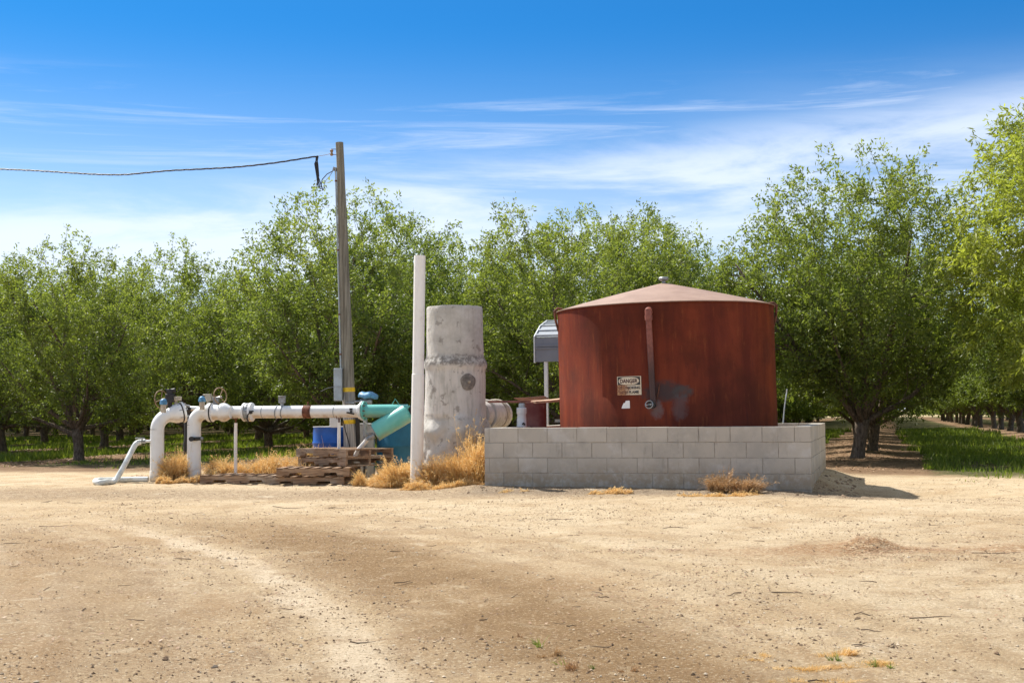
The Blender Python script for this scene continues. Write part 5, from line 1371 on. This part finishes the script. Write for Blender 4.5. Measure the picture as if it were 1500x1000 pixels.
def pallets():
    root = make_pallet(); kids = list(root.children)
    # (px centre, Y, yaw deg, level z, label)
    y1 = 20.05
    spots = [(361, 20.25, -8, 0, 'low weathered pallet lying alone left of the pallet stack', (1, .8)),
             (459, 20.15, -6, 0, 'bottom pallet of the stack with dark notched sides', (1, 1)),
             (468, 20.02, -3, .133, 'second pallet from the bottom with a pale sunlit deck edge', (.92, 1)),
             (506, 20.55, -44, .266, 'third pallet from the bottom turned corner-on toward the yard', (1, .95)),
             (505, 20.55, -42, .399, 'topmost brown pallet of the stack in front of the blue drum', (1, .98))]
    for i, (px, Y, yaw, z, lb, s) in enumerate(spots):
        if i == 0: r = root
        else:
            r = root.copy(); col.objects.link(r)
            for ch in kids:
                c = ch.copy(); col.objects.link(c); c.parent = r
        g = WG(px, Y); zz = gz(W(459, 700, 20.1).x, 19.6) if i else gz(g.x, g.y - .3)
        r.location = (g.x, g.y, zz + .004 + z); r.rotation_euler = (R(0), R(.3 if i == 0 else 0), R(yaw)); r.scale = (s[0], s[1], 1)
        tag(r, lb, 'pallet', 'wooden pallets piled beside the pipework')
pallets()

# ------------------------------------------------------------------ metal canopy behind the tank
def canopy():
    Y0 = 22.9
    def X(px): return W(px, 600, Y0).x
    x0 = X(785); x1 = x0 + 2.75; xp = X(800)
    zt, zk, ze = W(808, 471, Y0 + .85).z, W(787, 494, Y0).z, W(786, 530, Y0).z
    root = thing('metal_canopy', 'small grey metal canopy roof on posts behind the rusty tank', 'canopy', (x0, Y0, gz(x0, Y0)))
    root.rotation_euler = (0, 0, -math.atan2(.275, .961)); yb = Y0 + 2.7; ym = (Y0 + yb) / 2
    # roof surfaces with ribs
    def sheet(name, pa, pb, mat, ribs, th=.012, inset=0):
        mb = MB(); d = (Vector(pb) - Vector(pa)); L = d.length; d.normalize(); xv = Vector((1, 0, 0)); nrm = xv.cross(d).normalized()
        if nrm.z < 0 and abs(nrm.z) > .01: nrm = -nrm
        if abs(nrm.z) <= .01 and nrm.y > 0 and name == 'eave_panel': nrm = -nrm
        a = Vector(pa); w = x1 - x0 - 2 * inset; rm = Matrix((xv, d, nrm)).transposed()
        mb.box(a + d * L / 2 + xv * (inset + w / 2), (w, L, th), rm)
        for t in ribs: mb.box(a + d * L * t + xv * (inset + w / 2) + nrm * (th / 2 + .011), (w, .05, .022), rm)
        mb.build(name, mat, root, bevel=.002, smooth=False)
    sheet('eave_panel', (x0, Y0, ze), (x0, Y0, zk - .01), MAT['canopy_side'], (.58, .64))
    zm = zk + (zt - zk) * .62
    sheet('roof_panel', (x0, Y0 + .008, zk), (x0, Y0 + .40, zm), MAT['canopy_roof'], (.15, .62))
    sheet('roof_panel', (x0, Y0 + .41, zm + .004), (x0, Y0 + .90, zt), MAT['canopy_roof'], (.05, .55, .95))
    sheet('roof_panel', (x0, Y0 + .91, zt), (x0, yb - .91, zt + .02), MAT['canopy_roof'], (.3, .7))
    sheet('roof_panel', (x0, yb - .90, zt), (x0, yb - .41, zm + .004), MAT['canopy_roof'], (.05, .55, .95))
    sheet('roof_panel', (x0, yb - .40, zm), (x0, yb - .008, zk), MAT['canopy_roof'], (.15, .62))
    sheet('eave_panel', (x0, yb, zk - .01), (x0, yb, ze), MAT['canopy_side'], (.5,))
    mb = MB(); prof = [(Y0, ze), (Y0, zk), (Y0 + .40, zm), (Y0 + .90, zt), (yb - .90, zt + .02), (yb - .40, zm), (yb, zk), (yb, ze)]
    for xx in (x0 - .012, x1 + .012):
        mb = MB()
        for i in range(7):
            a, b = Vector((xx, prof[i][0], prof[i][1])), Vector((xx, prof[i + 1][0], prof[i + 1][1])); d = (b - a); L = d.length; d.normalize(); rm = Matrix((Vector((1, 0, 0)), d, Vector((1, 0, 0)).cross(d))).transposed()
            mb.box((a + b) / 2, (.02, L + .03, .06), rm)
        mb.build('edge_trim', MAT['trim'], root, smooth=False)
    for xx in (xp, x1 - .2):
        for yy in (Y0 + .06, yb - .06):
            mb = MB(); g = gz(xx, yy); mb.box((xx, yy, (g - .1 + ze + .08) / 2), (.065, .065, ze + .08 - g + .1)); mb.build('post', MAT['trim'], root, bevel=.004, smooth=False)
    mb = MB(); g0 = W(815, 616, Y0).z; mb.box(((xp + x1) / 2, Y0 + .06, g0), (x1 - xp - .3, .05, .05)); mb.build('rail', MAT['steel'], root, smooth=False)
canopy()

# ------------------------------------------------------------------ light
SUN_EL = R(52); to_sun = Vector((-.75, .66, 0)).normalized()
sd = bpy.data.lights.new('sun', 'SUN'); sd.energy = 5.0; sd.angle = R(.53); sd.color = (1, .955, .88)
so = bpy.data.objects.new('sun', sd); col.objects.link(so)
dirv = Vector((to_sun.x * math.cos(SUN_EL), to_sun.y * math.cos(SUN_EL), math.sin(SUN_EL)))
so.rotation_euler = dirv.to_track_quat('Z', 'Y').to_euler()
w = bpy.data.worlds.new('World'); sc.world = w; w.use_nodes = True; nt = w.node_tree; nt.nodes.clear()
def nn(t, **k):
    n = nt.nodes.new(t)
    for a, b in k.items(): setattr(n, a, b)
    return n
L_ = nt.links.new
def wm(op, a, b=None, clamp=False):
    n = nn('ShaderNodeMath', operation=op); n.use_clamp = clamp
    for i, v in enumerate((a, b)):
        if v is None: continue
        if isinstance(v, (int, float)): n.inputs[i].default_value = v
        else: L_(v, n.inputs[i])
    return n.outputs[0]
def wr(v, lo, hi, a=0., b=1.):
    n = nn('ShaderNodeMapRange'); n.interpolation_type = 'SMOOTHSTEP'; L_(v, n.inputs[0])
    for i, x in enumerate((lo, hi, a, b)): n.inputs[i + 1].default_value = x
    return n.outputs[0]
def wnoise(v, s, d=6, r=.6, dist=0):
    n = nn('ShaderNodeTexNoise'); L_(v, n.inputs['Vector']); n.inputs['Scale'].default_value = s; n.inputs['Detail'].default_value = d; n.inputs['Roughness'].default_value = r; n.inputs['Distortion'].default_value = dist
    return n.outputs['Fac']
def wmix(f, a, b, blend='MIX'):
    n = nn('ShaderNodeMix', data_type='RGBA', blend_type=blend)
    for s, v in ((n.inputs[0], f), (n.inputs[6], a), (n.inputs[7], b)):
        if isinstance(v, (int, float)): s.default_value = v
        elif isinstance(v, tuple): s.default_value = (*v, 1)
        else: L_(v, s)
    return n.outputs[2]
sky = nn('ShaderNodeTexSky', sky_type='NISHITA'); sky.sun_disc = False; sky.sun_elevation = SUN_EL
sky.sun_rotation = math.atan2(to_sun.x, to_sun.y); sky.altitude = 100; sky.air_density = 1.0; sky.dust_density = .6; sky.ozone_density = 2.5
tc = nn('ShaderNodeTexCoord').outputs['Generated']; sx = nn('ShaderNodeSeparateXYZ'); L_(tc, sx.inputs[0]); Z = sx.outputs[2]
# deepen the blue in the visible sky; higher up the tint turns warm
tint = wmix(wr(Z, .10, .30), (.84, .87, .96), (.09, .47, .80))
tint = wmix(wr(Z, .32, .46), tint, (1.08, 1.0, .86))  # sky above the frame warmed so its fill light is less blue
skyc = wmix(1.0, sky.outputs[0], tint, 'MULTIPLY')
mp = nn('ShaderNodeMapping'); L_(tc, mp.inputs[0]); mp.inputs['Scale'].default_value = (1.6, 1.6, 9); mp.inputs['Rotation'].default_value = (0, R(-4), 0)
n1 = wnoise(mp.outputs[0], 2.2, 8, .62, .5); 
mp2 = nn('ShaderNodeMapping'); L_(tc, mp2.inputs[0]); mp2.inputs['Scale'].default_value = (1.2, 1.2, 22); mp2.inputs['Rotation'].default_value = (0, R(2.5), 0); mp2.inputs['Location'].default_value = (.3, .2, .35)
n2 = wnoise(mp2.outputs[0], 2.0, 8, .68, .8)
X_ = sx.outputs[0]
zt = wm('SUBTRACT', Z, wm('MULTIPLY', X_, .10))
low = wm('MULTIPLY', wr(n1, .36, .60, .10, 1), wr(zt, .215, .165))
streak = wm('MULTIPLY', wr(n2, .46, .72), wm('MULTIPLY', wr(Z, .17, .20), wr(Z, .26, .225)))
right = wm('MULTIPLY', wr(n1, .30, .62), wm('MULTIPLY', wr(X_, .02, .34), wr(Z, .27, .17)))
high = wm('MULTIPLY', wr(n1, .30, .60), wr(Z, .36, .55))  # cirrus out of view, added to whiten the ambient light
cl = wm('MAXIMUM', wm('MAXIMUM', wm('MULTIPLY', low, .75), wm('MULTIPLY', streak, .40)), wm('MULTIPLY', right, .40))
cl = wm('MAXIMUM', cl, wm('MULTIPLY', high, .55))
skyc = wmix(cl, skyc, (6.3, 6.8, 7.7))
bg = nn('ShaderNodeBackground'); L_(skyc, bg.inputs[0]); bg.inputs[1].default_value = .10
ow = nn('ShaderNodeOutputWorld'); L_(bg.outputs[0], ow.inputs[0])

sc.view_settings.view_transform = 'Standard'; sc.view_settings.look = 'None'; sc.view_settings.exposure = 0.68; sc.view_settings.gamma = 1
sc.cycles.max_bounces = 6; sc.cycles.transparent_max_bounces = 8; sc.cycles.diffuse_bounces = 4; sc.cycles.transmission_bounces = 4; sc.cycles.glossy_bounces = 3
